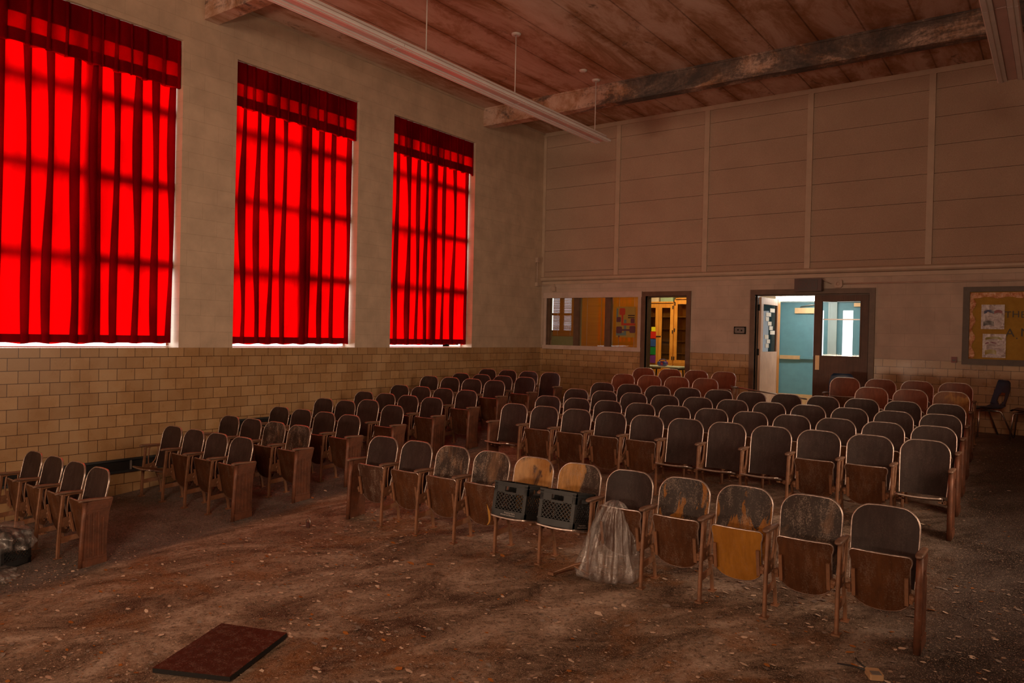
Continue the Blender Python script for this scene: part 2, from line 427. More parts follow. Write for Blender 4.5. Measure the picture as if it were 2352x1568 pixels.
# back wall: opening for the classroom window, classroom door and double door
mb = MB(); T = D + .2
mb.mat = 0
WX0, WX1, WZ0, WZ1 = .12, 2.27, .03, 1.09
D1 = (2.40, 3.23, 1.045); D2 = (4.50, 6.335, 1.045)
ZL = 1.40
mb.box(0, XR, D, T, 1.09, ZL)
mb.box(0, WX0, D, T, 0, 1.09); mb.box(WX1, D1[0], D, T, 0, 1.09); mb.box(WX0, WX1, D, T, 0, WZ0)
mb.box(D1[0], D1[1], D, T, D1[2], 1.09); mb.box(D1[1], D2[0], D, T, 0, 1.09)
mb.box(D2[0], D2[1], D, T, D2[2], 1.09); mb.box(D2[1], XR, D, T, 0, 1.09)
mb.mat = 1
for a, b in ((0, D1[0]), (D1[1], D2[0]), (D2[1], XR)): mb.box(a, b, D, T, -1.25, 0)
mb.mat = 3; mb.box(0, XR, D + .02, T, ZL, ZC + .2)
mb.mat = 2
z = ZL; tops = [1.58 + .43 * k for k in range(7)] + [ZC]
for zt in tops:
    mb.box(0, XR, D - .004, D + .03, z + .003, zt - .003); z = zt
struct(mb, 'wall_back', [M['block_b'], M['tile_b'], M['wool'], M['groove']])
mb = MB(); mb.mat = 0; mb.box(XR, XR + .2, YF, T, 0, ZC + .2); mb.mat = 1; mb.box(XR, XR + .2, YF, T, -2.3, 0)
struct(mb, 'wall_right', [M['block_l'], M['tile_l']])
mb = MB(); mb.box(-.36, XR + .2, YF - .2, YF, -2.3, ZC + .2); struct(mb, 'wall_front', M['block_b'])
mb = MB(); mb.box(-.36, XR + .2, YF - .2, T, ZC, ZC + .25); struct(mb, 'ceiling', M['ceil'])

# beams
for i, (y0, y1) in enumerate(((-.3, -.1), (5.36, 5.54), (11.04, 11.22))):
    mb = MB(); mb.box(0, XR, y0, y1, 4.145, ZC)
    mb.box(0, XR, y0 - .012, y0, ZC - .03, ZC); mb.box(0, XR, y0 - .008, y1 + .008, 4.135, 4.15)
    struct(mb, 'ceiling_beam', M['beam'])
# timber battens, top boards and ledge on the back wall
n = 1
for x in (0.02, 1.75, 3.555, 5.355, 7.15, 8.95, 10.5):
    mb = MB(); mb.box(x - .045 if x > .1 else 0, x + .045, D - .03, D - .004, ZL + .06, ZC - .07)
    struct(mb, 'trim_%d' % n, M['trimpaint']); n += 1
mb = MB(); mb.box(0, XR, D - .034, D - .004, ZC - .075, ZC - .01); mb.box(0, XR, D - .045, D - .004, ZC - .012, ZC)
struct(mb, 'trim_%d' % n, M['trimpaint']); n += 1
for y0, y1 in ((YF, 5.35), (5.55, 11.03), (11.23, D)):
    mb = MB(); mb.box(0, .03, y0, y1, ZC - .035, ZC); struct(mb, 'trim_%d' % n, M['trimpaint']); n += 1
mb = MB()
mb.prism([(D, ZL - .02), (D - .05, ZL - .01), (D - .07, ZL + .015), (D - .07, ZL + .05), (D - .03, ZL + .075), (D, ZL + .08)], lambda a, c, t: (t, a, c), 0.0, XR)
mb.box(0, XR, D - .022, D, ZL - .085, ZL - .03)
struct(mb, 'trim_%d' % n, M['trimpaint']); n += 1

# windows (steel sash far back in the reveal) ------------------------------
for i, (a, b) in enumerate(WIN):
    mb = MB(); x0, x1 = -.31, -.26
    mb.box(x0, x1, a, a + .02, 0.02, ZH); mb.box(x0, x1, b - .02, b, 0.02, ZH)
    mb.box(x0, x1, a, b, 0, .012); mb.box(x0, x1, a, b, ZH - .06, ZH)
    for z in (1.03, 1.99, 2.90): mb.box(x0, x1 + .01, a, b, z - .065, z + .065)
    w = struct(mb, 'window_%d' % (i + 1), M['white'])
    mb = MB(); mb.box(-.290, -.286, a + .03, b - .03, .04, ZH - .04)
    g = mb.build('pane', M['glass'], w)

# ------------------------------------------------------------------ curtains
def pleats(length, seed, lo=.20, hi=.29, ovlo=.07, ovhi=.125):
    R = random.Random(seed); out = []; s = 0
    while s < length - lo * .8:
        p = R.uniform(lo, hi)
        if s + p > length - lo * .85: p = length - s
        out.append((s, p, min(p * .42, R.uniform(ovlo, ovhi)), R.uniform(0, 6.28), R.uniform(.6, 1.6))); s += p
    return out
def cloth(mb, y0, y1, z0, z1, x, seed, nz=22, amp=1.0, edge_wave=.008, strip=None, **kw):
    P = pleats(y1 - y0, seed, **kw)
    prof = []
    for (s, p, ov, ph, am) in P:
        for (fu, fo, d) in ((.02, 0, .0), (.18, 0, .012), (.4, 0, .018), (.62, 0, .016), (.82, 0, .010), (1.0, .0, .006),
                            (1.0, -.02, .018), (1.0, -.5, .022), (1.0, -.95, .014), (1.0, -1.0, .0), (1.0, -.93, -.013), (1.0, -.5, -.018), (1.0, -.06, -.014)):
            prof.append((s, p, fu, fo, ov, d, ph, am))
    s, p, ov, ph, am = P[-1]; prof.append((s, p, 1.0, 0, ov, .004, ph, am))
    n = len(prof) - 1
    def fn(u, v):
        s, p, fu, fo, ov, d, ph, am = prof[min(n, int(round(u * n)))]
        if strip: v = (strip[0] + (strip[1] - strip[0]) * v - z0) / (z1 - z0)
        z = z0 + (z1 - z0) * v
        k = 1 + .28 * am * math.sin(2.1 * z + ph) - .25 * sstep(.5, 0, z - z0) * math.sin(ph)
        sway = .012 * math.sin(1.3 * z + ph * 1.7) * (1 - v) * am
        y = y0 + s + p * fu + fo * ov * k + sway * (0 if (s == 0 and fu < .1) else 1)
        zz = z + (edge_wave * math.sin(y * 21 + seed) if v == 0 else 0)
        return (x + d * amp * (1.15 - .3 * v), max(y0, min(y1, y)), zz)
    sm = mb.smooth; mb.smooth = True
    mb.grid(n, nz if not strip else max(2, int(nz * (strip[1] - strip[0]) / (z1 - z0)) + 1), fn); mb.smooth = sm
def flat(mb, y0, y1, z0, z1, x): mb.grid(1, 1, lambda u, v: (x, y0 + (y1 - y0) * u, z0 + (z1 - z0) * v))
WN = ['front window', 'middle window', 'rear window']
for i, (a, b) in enumerate(WIN):
    m = (a + b) / 2 + (.03, .10, .02)[i]
    for j, (y0, y1) in enumerate(((a + .012, m + .075), (m - .075, b - .007))):
        mb = MB(); xx = -.158 + .050 * (1 - j)
        cloth(mb, y0, y1, .048 + .006 * j, 3.70, xx, 11 * i + 5 * j + 3)
        c = mb.build('curtain', M['curtain'], None, recalc=False)
        for nm, sr in (('hem', (.056, .145)), ('heading_tape', (3.54, 3.70))):
            mb = MB()
            for q in (.0035, .007): cloth(mb, y0, y1, .048 + .006 * j, 3.70, xx - q, 11 * i + 5 * j + 3, strip=sr)
            mb.build(nm, M['lining'], c, recalc=False)
        tag(c, 'red pleated curtain, %s half of the %s' % (('stage-side', 'corner-side')[j], WN[i]), 'curtain', 'red curtains in the three tall windows')
    mb = MB(); cloth(mb, a + .006, b - .006, 3.19, ZH - .004, -.062, 7 * i + 2, nz=8, amp=.9, lo=.13, hi=.24, ovlo=.025, ovhi=.07, edge_wave=.014)
    v = mb.build('valance', M['valance'], None, recalc=False)
    for nm, sr in (('hem', (3.20, 3.335)), ('heading_tape', (3.50, ZH - .004))):
        mb = MB()
        for q in (.003, .006): cloth(mb, a + .006, b - .006, 3.19, ZH - .004, -.062 - q, 7 * i + 2, nz=8, amp=.9, lo=.13, hi=.24, ovlo=.025, ovhi=.07, edge_wave=.014, strip=sr)
        mb.build(nm, M['lining'], v, recalc=False)
    tag(v, 'dark red gathered valance across the top of the %s' % WN[i], 'valance', 'valances over the tall windows')

# ------------------------------------------------------------------ pendant lights
def pendant(x, y1, n, rods, label):
    t = empty('pendant_light', (x, y1, 3.5))
    L = 2.44
    for k in range(n):
        a = -L * (k + 1) + .004; b = -L * k - .004
        mb = MB()
        prof = [(-.155, .012), (-.155, .03), (-.075, .085), (-.06, .12), (.06, .12), (.075, .085), (.155, .03), (.155, .012), (.145, .0), (.055, .006), (.052, .028), (-.052, .028), (-.055, .006), (-.145, .0)]
        mb.prism(prof, lambda p, q, tt: (p, tt, q), a, b)
        h = mb.build('housing', M['fixture'], t)
        mb = MB(); mb.box(-.05, .05, a + .01, b - .01, .018, .026); mb.build('channel_cover', M['lens'], h)
        mb = MB(); mb.box(.100, .106, a, b, -.004, .004); mb.box(-.106, -.100, a, b, -.004, .004); mb.build('diffuser_rib', M['white'], h)
    for y in rods:
        mb = MB(); mb.tube([(0, y - y1, .11), (0, y - y1, ZC - 3.5)], .0085, 8); r = mb.build('hanger_rod', M['white'], t)
        mb = MB(); mb.lathe([(0, -.005), (.03, -.03), (.062, -.022), (.07, -.004), (.07, 0), (0, 0)], (0, y - y1, ZC - 3.5), 16); mb.build('ceiling_cap', M['white'], r)
    tag(t, label, 'ceiling light', 'long pendant strip lights')
pendant(2.55, 11.06, 4, (10.78, 8.53, 6.70, 4.4), 'long white strip light hanging on thin rods beside the red windows')
pendant(8.27, 11.08, 4, (10.78, 8.53, 6.70, 4.4), 'long white strip light hanging above the aisle by the notice board')
mb = MB(); mb.lathe([(0, -.03), (.03, -.028), (.06, -.018), (.066, -.004), (.066, 0), (0, 0)], (2.60, 10.28, ZC), 16)
tag(mb.build('ceiling_cap', M['white'], None), 'round white ceiling cap with no rod, next to a strip light hanger', 'ceiling cap')

# ------------------------------------------------------------------ back wall fittings
# classroom window casing
mb = MB()
x0, x1, z0, z1 = .07, 2.325, -.02, 1.14
mb.box(x0, x1, D - .035, D, WZ1 - .06, z1); mb.box(x0, x1, D - .045, D, z0, WZ0 + .03)
mb.box(x0 + .02, WX0 + .02, D - .03, D, z0, z1); mb.box(WX1 - .02, x1 - .01, D - .03, D, z0, z1)
for a, b in ((.775, .90), (1.50, 1.625)):
    pass
w = struct(mb, 'window_4', M['lighttrim'])
mb = MB()
for a, b in ((WX0, .20), (.775, .90), (1.50, 1.625), (2.235, WX1)): mb.box(a, b, D + .03, D + .11, WZ0, WZ1)
mb.box(WX0, WX1, D + .03, D + .11, WZ0, WZ0 + .02)
mb.build('mullion', M['framewood'], w)
for a, b in ((.2, .775), (.9, 1.5), (1.625, 2.235)):
    mb = MB(); mb.box(a, b, D + .06, D + .064, WZ0, WZ1); mb.build('pane', M['glass'], w)
tb = NT('venetian_blind_slat'); di = tb.n('ShaderNodeBsdfDiffuse'); di.inputs[0].default_value = (.46, .19, .016, 1)
tl = tb.n('ShaderNodeBsdfTranslucent'); tl.inputs[0].default_value = (.55, .23, .02, 1); mx = tb.n('ShaderNodeMixShader'); mx.inputs[0].default_value = .4
tb.l(di.outputs[0], mx.inputs[1]); tb.l(tl.outputs[0], mx.inputs[2]); tb.l(mx.outputs[0], tb.out.inputs[0]); M['blind'] = tb.mat
for k, (a, b, zb, ang, nm) in enumerate(((.205, .77, .26, 57, 'bright half-open'), (.905, 1.495, .04, 66, 'closed'), (1.63, 2.23, .04, 64, 'closed'))):
    t = empty('venetian_blind', ((a + b) / 2, D + .14, zb))
    mb = MB(); z = WZ1 - .03; Rn = random.Random(k)
    while z > zb:
        an = math.radians(ang + Rn.uniform(-4, 4)); dy = .0125 * math.cos(an); dz = .0125 * math.sin(an)
        mb.grid(1, 1, lambda u, v: ((u - .5) * (b - a), (v - .5) * 2 * dy, z - zb + (v - .5) * 2 * dz))
        z -= .0225
    mb.build('slat', M['blind'], t, recalc=False)
    mb = MB(); mb.box(-(b - a) / 2, (b - a) / 2, -.014, .014, WZ1 - zb - .03, WZ1 - zb); mb.build('headrail', M['blind'], t)
    mb = MB(); mb.box(-(b - a) / 2, (b - a) / 2, -.012, .012, -.016, 0); mb.build('bottom_rail', M['blind'], t)
    for f in (-.27, .28):
        mb = MB(); mb.tube([(f * (b - a), -.015, 0), (f * (b - a), -.015, WZ1 - zb - .03)], .0022, 6); mb.build('ladder_cord', M['white'], t)
    tag(t, '%s amber slatted blind behind the %s pane of the classroom window' % (nm, ('corner-side', 'middle', 'door-side')[k]), 'blind', 'blinds in the classroom window')
# poster taped on the glass
def flatpoly(mb, pts, y): 
    b = len(mb.v)
    for (x, z) in pts: mb.v.append(Vector((x, y, z)))
    mb.face([b + i for i in range(len(pts))])
PM = {k: plain('poster_' + k, c, .5, var=.05) for k, c in dict(olive=(.42, .30, .06), red=(.50, .06, .025), teal=(.14, .25, .24), plum=(.13, .05, .075), ink=(.05, .03, .02)).items()}
pst = empty('poster', (1.95, D + .056, .25))
px = lambda u: -.21 + u * .42
pz = lambda v: .60 - v * .60
def prect(name, u0, v0, u1, v1, m, y):
    mb = MB(); flatpoly(mb, [(px(u0), pz(v1)), (px(u1), pz(v1)), (px(u1), pz(v0)), (px(u0), pz(v0))], y); mb.build(name, PM[m], pst, recalc=False)
mb = MB(); mb.box(-.21, .21, -.001, .001, 0, .60); mb.build('sheet', PM['olive'], pst)
prect('path', .02, .06, .10, .50, 'teal', -.002); prect('path', .02, .84, .52, .94, 'teal', -.002); prect('path', .42, .42, .54, .94, 'teal', -.0022)
prect('path', .28, .20, .38, .60, 'red', -.0024); prect('path', .28, .54, 1.0, .61, 'red', -.0026); prect('path', .30, .73, .8, .79, 'plum', -.0028)
for (u, v, m, r) in ((.32, .16, 'red', .075), (.14, .42, 'plum', .055), (.17, .76, 'plum', .075), (.86, .74, 'plum', .075), (.86, .46, 'plum', .05), (.17, .97, 'plum', .018)):
    mb = MB(); c = (px(u), pz(v)); p = [(c[0] + a, c[1] + b) for a, b in rrect(r * 1.7, r * 1.8, r * .35)]; flatpoly(mb, p, -.003); mb.build('picture_disc', PM[m], pst, recalc=False)
for v in (.27, .34):
    prect('text_line', .62, v, .96, v + .035, 'ink', -.003)
tag(pst, 'olive poster with coloured paths taped behind the window glass by the classroom door', 'poster')

# door frames
def doorframe(name, a, b, zt, w=.085):
    mb = MB()
    for (p, q) in ((a - w, a), (b, b + w)): mb.box(p, q, D - .025, T + .02, -1.1, zt + w)
    mb.box(a, b, D - .025, T + .02, zt, zt + w)
    for (p, q) in ((a, a + .018), (b - .018, b)): mb.box(p, q, D + .06, T, -1.1, zt)
    mb.box(a, b, D + .06, T, zt - .018, zt)
    return struct(mb, name, M['framewood'])
doorframe('door_1', D1[0], D1[1], D1[2])
doorframe('door_2', D2[0], D2[1], D2[2])
# closed leaf with its window
a, b, zt = 5.475, D2[1] - .02, D2[2] - .02
lz0, lz1, la, lb = .02, .92, 5.60, 6.19
mb = MB(); y0, y1 = D + .05, D + .095
for q in ((a, la, -1.03, zt), (lb, b, -1.03, zt), (la, lb, -1.03, lz0), (la, lb, lz1, zt)): mb.box(q[0], q[1], y0, y1, q[2], q[3])
leaf = struct(mb, 'door_3', M['darkwood'])
mb = MB(); mb.box(la, lb, (y0 + y1) / 2 - .002, (y0 + y1) / 2 + .002, lz0, lz1); mb.build('glass_pane', M['glass'], leaf)
mb = MB()
for q in ((la - .02, la, lz0 - .02, lz1 + .02), (lb, lb + .02, lz0 - .02, lz1 + .02), (la, lb, lz0 - .02, lz0), (la, lb, lz1, lz1 + .02)): mb.box(q[0], q[1], y0 - .01, y1 + .01, q[2], q[3])
mb.build('window_bead', M['darkwood'], leaf)
mb = MB(); mb.box(a + .035, a + .10, y0 - .004, y0, -.22, .02); mb.build('push_plate', M['brass'], leaf)
mb = MB(); mb.box(la, lb, y1 + .03, y1 + .05, .615, .635); mb.build('push_bar', M['metal'], leaf)
# open leaf, swung into the corridor
t = empty('door_4', (4.53, D + .1, -1.03)); tag(t, kind='structure'); t.rotation_euler = (0, 0, math.radians(-4))
H = 2.04; Wd = .88
mb = MB()
for q in ((0, .10, 0, H), (Wd - .12, Wd, 0, H), (.10, Wd - .12, 0, 1.08), (.10, Wd - .12, 1.92, H)): mb.box(0, .045, q[0], q[1], q[2], q[3])
s = mb.build('door_slab', M['palewood'], t)
mb = MB(); mb.box(.02, .025, .10, Wd - .12, 1.08, 1.92); mb.build('glass_pane', M['glass'], t)
mb = MB(); mb.box(-.003, .048, Wd - .10, Wd + .012, 0, H); mb.build('edge_strip', M['orangewood'], t)
paper = plain('pale_paper', (.82, .78, .70), .7, var=.08)
mb = MB(); Rn = random.Random(4)
for k in range(9):
    yy = .2 + Rn.random() * .3; zz = 1.15 + k * .08; mb.box(.027, .029, yy, yy + .14 + Rn.random() * .1, zz, zz + .07)
mb.build('paper_cutout', paper, t)
for z in (.25, 1.02, 1.8):
    mb = MB(); mb.box(-.012, .02, -.035, .01, z, z + .11); mb.build('hinge', M['blackmatt'], t)

# exit sign, plate, alarm, conduit ------------------------------------------
t = empty('exit_sign', (5.41, D, 1.085))
mb = MB(); mb.box(-.215, .215, -.15, 0, .0, .21); mb.build('case', M['maroon'], t)
mb = MB(); mb.box(-.15, .155, -.156, -.15, .018, .195); f = mb.build('sign_face', plain('unlit_sign_face', (.06, .035, .035), .35), t)
me = text_mesh('EXIT', .15); me.materials.append(plain('unlit_sign_letters', (.085, .035, .036), .4))
lt = link('lettering', me, t); lt.location = (0, -.158, .105); lt.rotation_euler = (PI / 2, 0, 0)
mb = MB(); mb.tube([(-.05, -.06, .212), (.08, -.08, .218), (.2, -.09, .212), (.26, -.05, .16), (.34, -.01, .12)], .005, 6); mb.build('cable', M['conduit'], t)
tag(t, 'dark maroon unlit exit sign box above the double door', 'exit sign')
t = empty('junction_box', (5.86, D, 1.14)); mb = MB(); mb.prism(rrect(.13, .13, .035), lambda p, q, tt: (p, tt, q + .065), -.05, 0); mb.build('box_body', M['conduit'], t)
mb = MB(); mb.lathe([(0, -.056), (.03, -.054), (.034, -.05)], (0, 0, .065), 12, 'y'); mb.build('cover_knob', M['conduit'], t)
tag(t, 'rounded painted junction box beside the exit sign', 'junction box')
mb = MB(); mb.tube([(5.93, D - .013, 1.205), (8.0, D - .013, 1.205), (XR, D - .013, 1.205)], .013, 8)
tag(mb.build('conduit', M['conduit'], None), 'thin painted conduit running from the junction box along the wall over the notice board', 'conduit')
t = empty('wall_conduit', (.0, 12.9, 1.3))
mb = MB(); mb.tube([(.025, 0, .0), (.025, 0, .5)], .014, 8); mb.build('pipe', M['conduit'], t)
mb = MB(); mb.box(0, .06, -.035, .035, .46, .56); mb.build('outlet_box', M['conduit'], t)
mb = MB(); mb.box(0, .06, -.03, .03, -.03, .05); mb.tube([(.03, 0, 0), (.03, .19, 0), (.33, .20, 0), (.33, .20, -.05)], .012, 8); mb.build('elbow', M['conduit'], t)
mb = MB(); mb.box(.295, .365, .165, .222, -.13, -.04); mb.build('outlet_box', M['conduit'], t)
tag(t, 'painted conduit with small boxes at the corner of the window wall', 'conduit')
t = empty('wall_plate', (4.24, D, .355))
mb = MB(); mb.box(-.105, .105, -.025, 0, 0, .13); mb.build('surround', M['blackmatt'], t)
mb = MB(); mb.prism(rrect(.175, .10, .02), lambda p, q, tt: (p, tt, q + .065), -.03, -.02); mb.build('face_plate', M['grey'], t)
for dx, dz in ((-.028, .006), (.035, -.004)):
    mb = MB(); mb.lathe([(0, -.037), (.012, -.036), (.015, -.03)], (dx, 0, .065 + dz), 10, 'y'); mb.build('button', M['blackmatt'], t)
tag(t, 'small dark framed switch plate on the wall between the two doorways', 'wall plate')
t = empty('fire_alarm', (7.53, D, -.02)); mb = MB(); mb.box(-.035, .035, -.04, 0, 0, .085); mb.build('box_body', M['redbox'], t)
mb = MB(); mb.box(-.02, .02, -.05, -.04, .02, .045); mb.build('pull_handle', M['maroon'], t)
tag(t, 'small dark red alarm box under the notice board corner', 'alarm')

# notice board ---------------------------------------------------------------
t = empty('notice_board', (7.63, D, -.04)); W_, H_ = 2.4, 1.155
mb = MB(); mb.box(.07, W_ - .07, -.02, 0, .07, H_ - .07)
nb = NT('mustard_paper'); o_ = nb.coord(); 
M['mustard'] = nb.bsdf(nb.ramp(nb.noise(o_, 7, 6, .65), [(.3, (.36, .20, .015)), (.7, (.48, .28, .03))]), .6, 0, nb.bump(nb.noise(nb.coord('Object', (.6, 1, 3)), 9, 4), .3, .01), .3)
mb.build('backing_paper', M['mustard'], t)
mb = MB()
mb.prism([(0, 0), (W_, 0), (W_ - .085, .085), (.085, .085)], lambda p, q, tt: (p, tt, q), -.05, 0)
mb.prism([(0, H_), (W_, H_), (W_ - .085, H_ - .075), (.085, H_ - .075)], lambda p, q, tt: (p, tt, q), -.05, 0)
mb.prism([(0, 0), (0, H_), (.085, H_ - .075), (.085, .085)], lambda p, q, tt: (p, tt, q), -.05, 0)
mb.prism([(W_, 0), (W_, H_), (W_ - .085, H_ - .075), (W_ - .085, .085)], lambda p, q, tt: (p, tt, q), -.05, 0)
mb.build('board_frame', M['boardframe'], t)
bm_ = NT('shiny_copper_border'); o_ = bm_.coord()
M['border'] = bm_.bsdf(bm_.ramp(bm_.noise(o_, 14, 4), [(.35, (.42, .13, .03)), (.55, (.62, .30, .14)), (.75, (.75, .52, .38))]), .25, .1, bm_.bump(bm_.noise(o_, 30, 3), .7, .02))
mb = MB(); mb.smooth = True; Rn = random.Random(3)
mb.grid(60, 1, lambda u, v: (.09 + u * (W_ - .18), -.024 - .008 * abs(math.sin(u * 40)), H_ - .085 - v * (.075 + .012 * math.sin(u * 50))))
mb.grid(1, 40, lambda u, v: (.088 + u * (.055 + .022 * math.sin(v * 24)), -.024 - .012 * abs(math.sin(v * 17)), .09 + v * (H_ - .2)))
mb.build('paper_border', M['border'], t, recalc=False)
tag(t, 'mustard notice board in a dark frame with a crumpled copper border', 'notice board')
def sheet(x, z, w, h, bands, label):
    t = empty('laminated_sheet', (x, D - .026, z))
    gl = NT('laminate'); o_ = gl.coord(); lam = gl.bsdf((.42, .35, .36), .12, 0, gl.bump(gl.noise(o_, 13, 4), .9, .02), .8)
    mb = MB(); mb.smooth = True
    mb.grid(10, 10, lambda u, v: (u * w, -.006 - .008 * math.sin(u * 7 + v * 4) * math.sin(v * 5), v * h)); mb.build('plastic_sleeve', lam, t, recalc=False)
    for (u0, v0, u1, v1, c) in bands:
        mb = MB(); mb.smooth = True
        mb.grid(10, 3, lambda u, v: (w * (u0 + (u1 - u0) * u), -.0075 - .008 * math.sin((u0 + (u1 - u0) * u) * 7 + (v0 + (v1 - v0) * v) * 4) * math.sin((v0 + (v1 - v0) * v) * 5), h * (v0 + (v1 - v0) * v + .05 * math.sin(u * 3.1))))
        mb.build('printed_band', plain('print_ink', c, .3, var=.1), t, recalc=False)
    tag(t, label, 'sheet')
sheet(7.865, .49, .29, .36, [(.12, .62, .55, .74, (.03, .04, .12)), (.55, .62, .9, .74, (.25, .04, .05)), (.1, .12, .55, .30, (.05, .03, .03))], 'laminated sheet with a blue and red arch, upper one on the notice board')
sheet(7.89, .07, .29, .35, [(.12, .74, .85, .84, (.25, .2, .02)), (.12, .56, .6, .62, (.2, .05, .08)), (.12, .12, .6, .30, (.32, .25, .02))], 'laminated sheet with yellow print, lower one on the notice board')
ltm = plain('cut_paper_letters', (.085, .075, .06), .6)
for ch, x, z, sz in (('T', 8.195, .70, .135), ('H', 8.29, .705, .135), ('E', 8.38, .70, .135), ('A', 8.225, .435, .17), ('.', 8.31, .40, .16), ('M', 8.415, .44, .17), ('.', 8.53, .40, .16)):
    me = text_mesh(ch, sz, .002); me.materials.append(ltm); lo = link('paper_letter', me); lo.location = (x, D - .03, z); lo.rotation_euler = (PI / 2, 0, 0)
    tag(lo, 'dark cut-out %s pinned to the mustard notice board, %s line' % ({'.': 'full stop after the %s' % ('A' if x < 8.4 else 'M')}.get(ch, 'letter ' + ch), 'upper' if z > .6 else 'lower'), 'letter', 'letters on the notice board')
BOARD = [(4.552, 2.333), (5.025, 2.53), (4.834, 3.069), (4.351, 2.915)]; ELB = (8.01, 4.60); WSC = (3.10, 4.62)
# ------------------------------------------------------------------ corridor behind the double door
YB = 15.4
mb = MB()
mb.box(3.75, 3.95, T, YB + .2, -1.25, 1.5); mb.box(7.3, 7.5, T, YB + .2, -1.25, 1.5)
dz = 1.02
BD = [(4.25, 5.18), (5.34, 6.27)]
mb.box(3.95, BD[0][0], YB, YB + .2, -1.25, 1.5); mb.box(BD[1][1], 7.3, YB, YB + .2, -1.25, 1.5); mb.box(BD[0][0], BD[1][1], YB, YB + .2, dz, 1.5)
struct(mb, 'wall_corridor', plain('corridor_paint', (.78, .66, .50), .5, var=.05))
mb = MB(); mb.box(3.95, 7.3, T, YB + .2, 1.33, 1.5); struct(mb, 'ceiling', M['white'])
mb = MB(); mb.box(3.9, 7.4, D - .02, YB + .25, -1.30, -1.035); struct(mb, 'floor', plain('corridor_floor', (.50, .33, .19), .3, var=.15))
mb = MB()
for a, b in ((BD[0][0] - .05, BD[0][0]), (BD[0][1], BD[1][0]), (BD[1][1], BD[1][1] + .05)): mb.box(a, b, YB - .03, YB + .12, -1.04, dz + .05)
mb.box(BD[0][0] - .05, BD[1][1] + .05, YB - .03, YB + .12, dz, dz + .05)
mb.box(BD[0][1] + .03, BD[0][1] + .035, YB - .035, YB - .03, -1.03, dz)
struct(mb, 'trim_20', plain('pale_blue_frame', (.42, .56, .58), .4, var=.05))
for i, (a, b) in enumerate(BD):
    la, lb = (b - .28, b - .09) if i == 0 else (a + .09, a + .28)
    z0, z1 = -.04, .86
    mb = MB(); y0, y1 = YB + .02, YB + .065
    for q in ((a, la, -1.03, dz), (lb, b, -1.03, dz), (la, lb, -1.03, z0), (la, lb, z1, dz)): mb.box(q[0], q[1], y0, y1, q[2], q[3])
    d = struct(mb, 'door_%d' % (5 + i), M['blue'])
    mb = MB(); mb.box(la, lb, y0 + .02, y0 + .024, z0, z1); mb.build('glass_pane', M['glass'], d)
    mb = MB(); mb.box(a + .005, b - .005, y0 - .004, y0, -1.02, -.80); mb.build('kick_plate', M['brass'], d)
    mb = MB(); mb.box(a + .04, b - .04, y0 - .055, y0 - .02, -.10, -.045); p = mb.build('push_bar', M['blue'], d)
    mb = MB(); mb.box(a + .03, a + .42, y0 - .06, y0, -.11, -.035) if i == 0 else mb.box(b - .42, b - .03, y0 - .06, y0, -.11, -.035); mb.build('bar_housing', M['brass'], p)
    mb = MB(); mb.box(a + .30, a + .68, y0 - .055, y0, .80 if i == 0 else .93, .91 if i == 0 else 1.0); mb.build('closer_body', M['brass'], d)
    mb = MB(); mb.tube([(a + .40, y0 - .03, .93), (a + .62, y0 - .10, .965), (a + .78, y0 - .03, .965)], .009, 6); mb.build('closer_arm', M['metal'], d)
t = empty('corridor_light', (4.78, 14.55, 1.005))
mb = MB(); mb.box(-.34, .34, -.06, .06, .0, .085); mb.build('glowing_lens', emit('lit_tube', (1, .93, .82), 22), t)
mb = MB(); mb.box(-.36, .36, -.08, .08, .085, .325); mb.build('fixture_body', M['white'], t)
tag(t, 'glowing fluorescent light under the corridor ceiling above the blue door', 'ceiling light')
# ground outside the blue doors
# ------------------------------------------------------------------ classroom behind the window
mb = MB(); YC = 16.9
mb.box(-2.9, -2.7, T, YC, -1.25, 2.0); mb.box(-2.9, -.36, T, T + .2, -1.25, 2.0); mb.box(3.75, 3.9, T, YC, -1.25, 2.0)
for q in ((-2.9, -2.3, -1.25, 2), (-1.55, 3.9, -1.25, 2), (-2.3, -1.55, -1.25, .35), (-2.3, -1.55, 1.32, 2)): mb.box(q[0], q[1], YC, YC + .2, q[2], q[3])
struct(mb, 'wall_classroom', plain('classroom_paint', (.52, .50, .30), .6, var=.06))
mb = MB(); mb.box(-2.9, 3.75, T, YC + .2, 1.75, 2.0); struct(mb, 'ceiling', M['white'])
mb = MB(); mb.box(-2.9, 3.75, D - .02, YC + .2, -1.30, -1.035); struct(mb, 'floor', plain('classroom_floor', (.30, .17, .08), .4))
mb = MB()
for q in ((-2.3, -2.25, .35, 1.32), (-1.6, -1.55, .35, 1.32), (-2.3, -1.55, .35, .40), (-2.3, -1.55, 1.27, 1.32), (-1.97, -1.86, .35, 1.32), (-2.3, -1.55, .80, .86)): mb.box(q[0], q[1], YC + .04, YC + .1, q[2], q[3])
w = struct(mb, 'window_5', M['framewood'])
mb = MB(); mb.box(-2.3, -1.55, YC + .06, YC + .064, .35, 1.32); mb.build('pane', M['glass'], w)
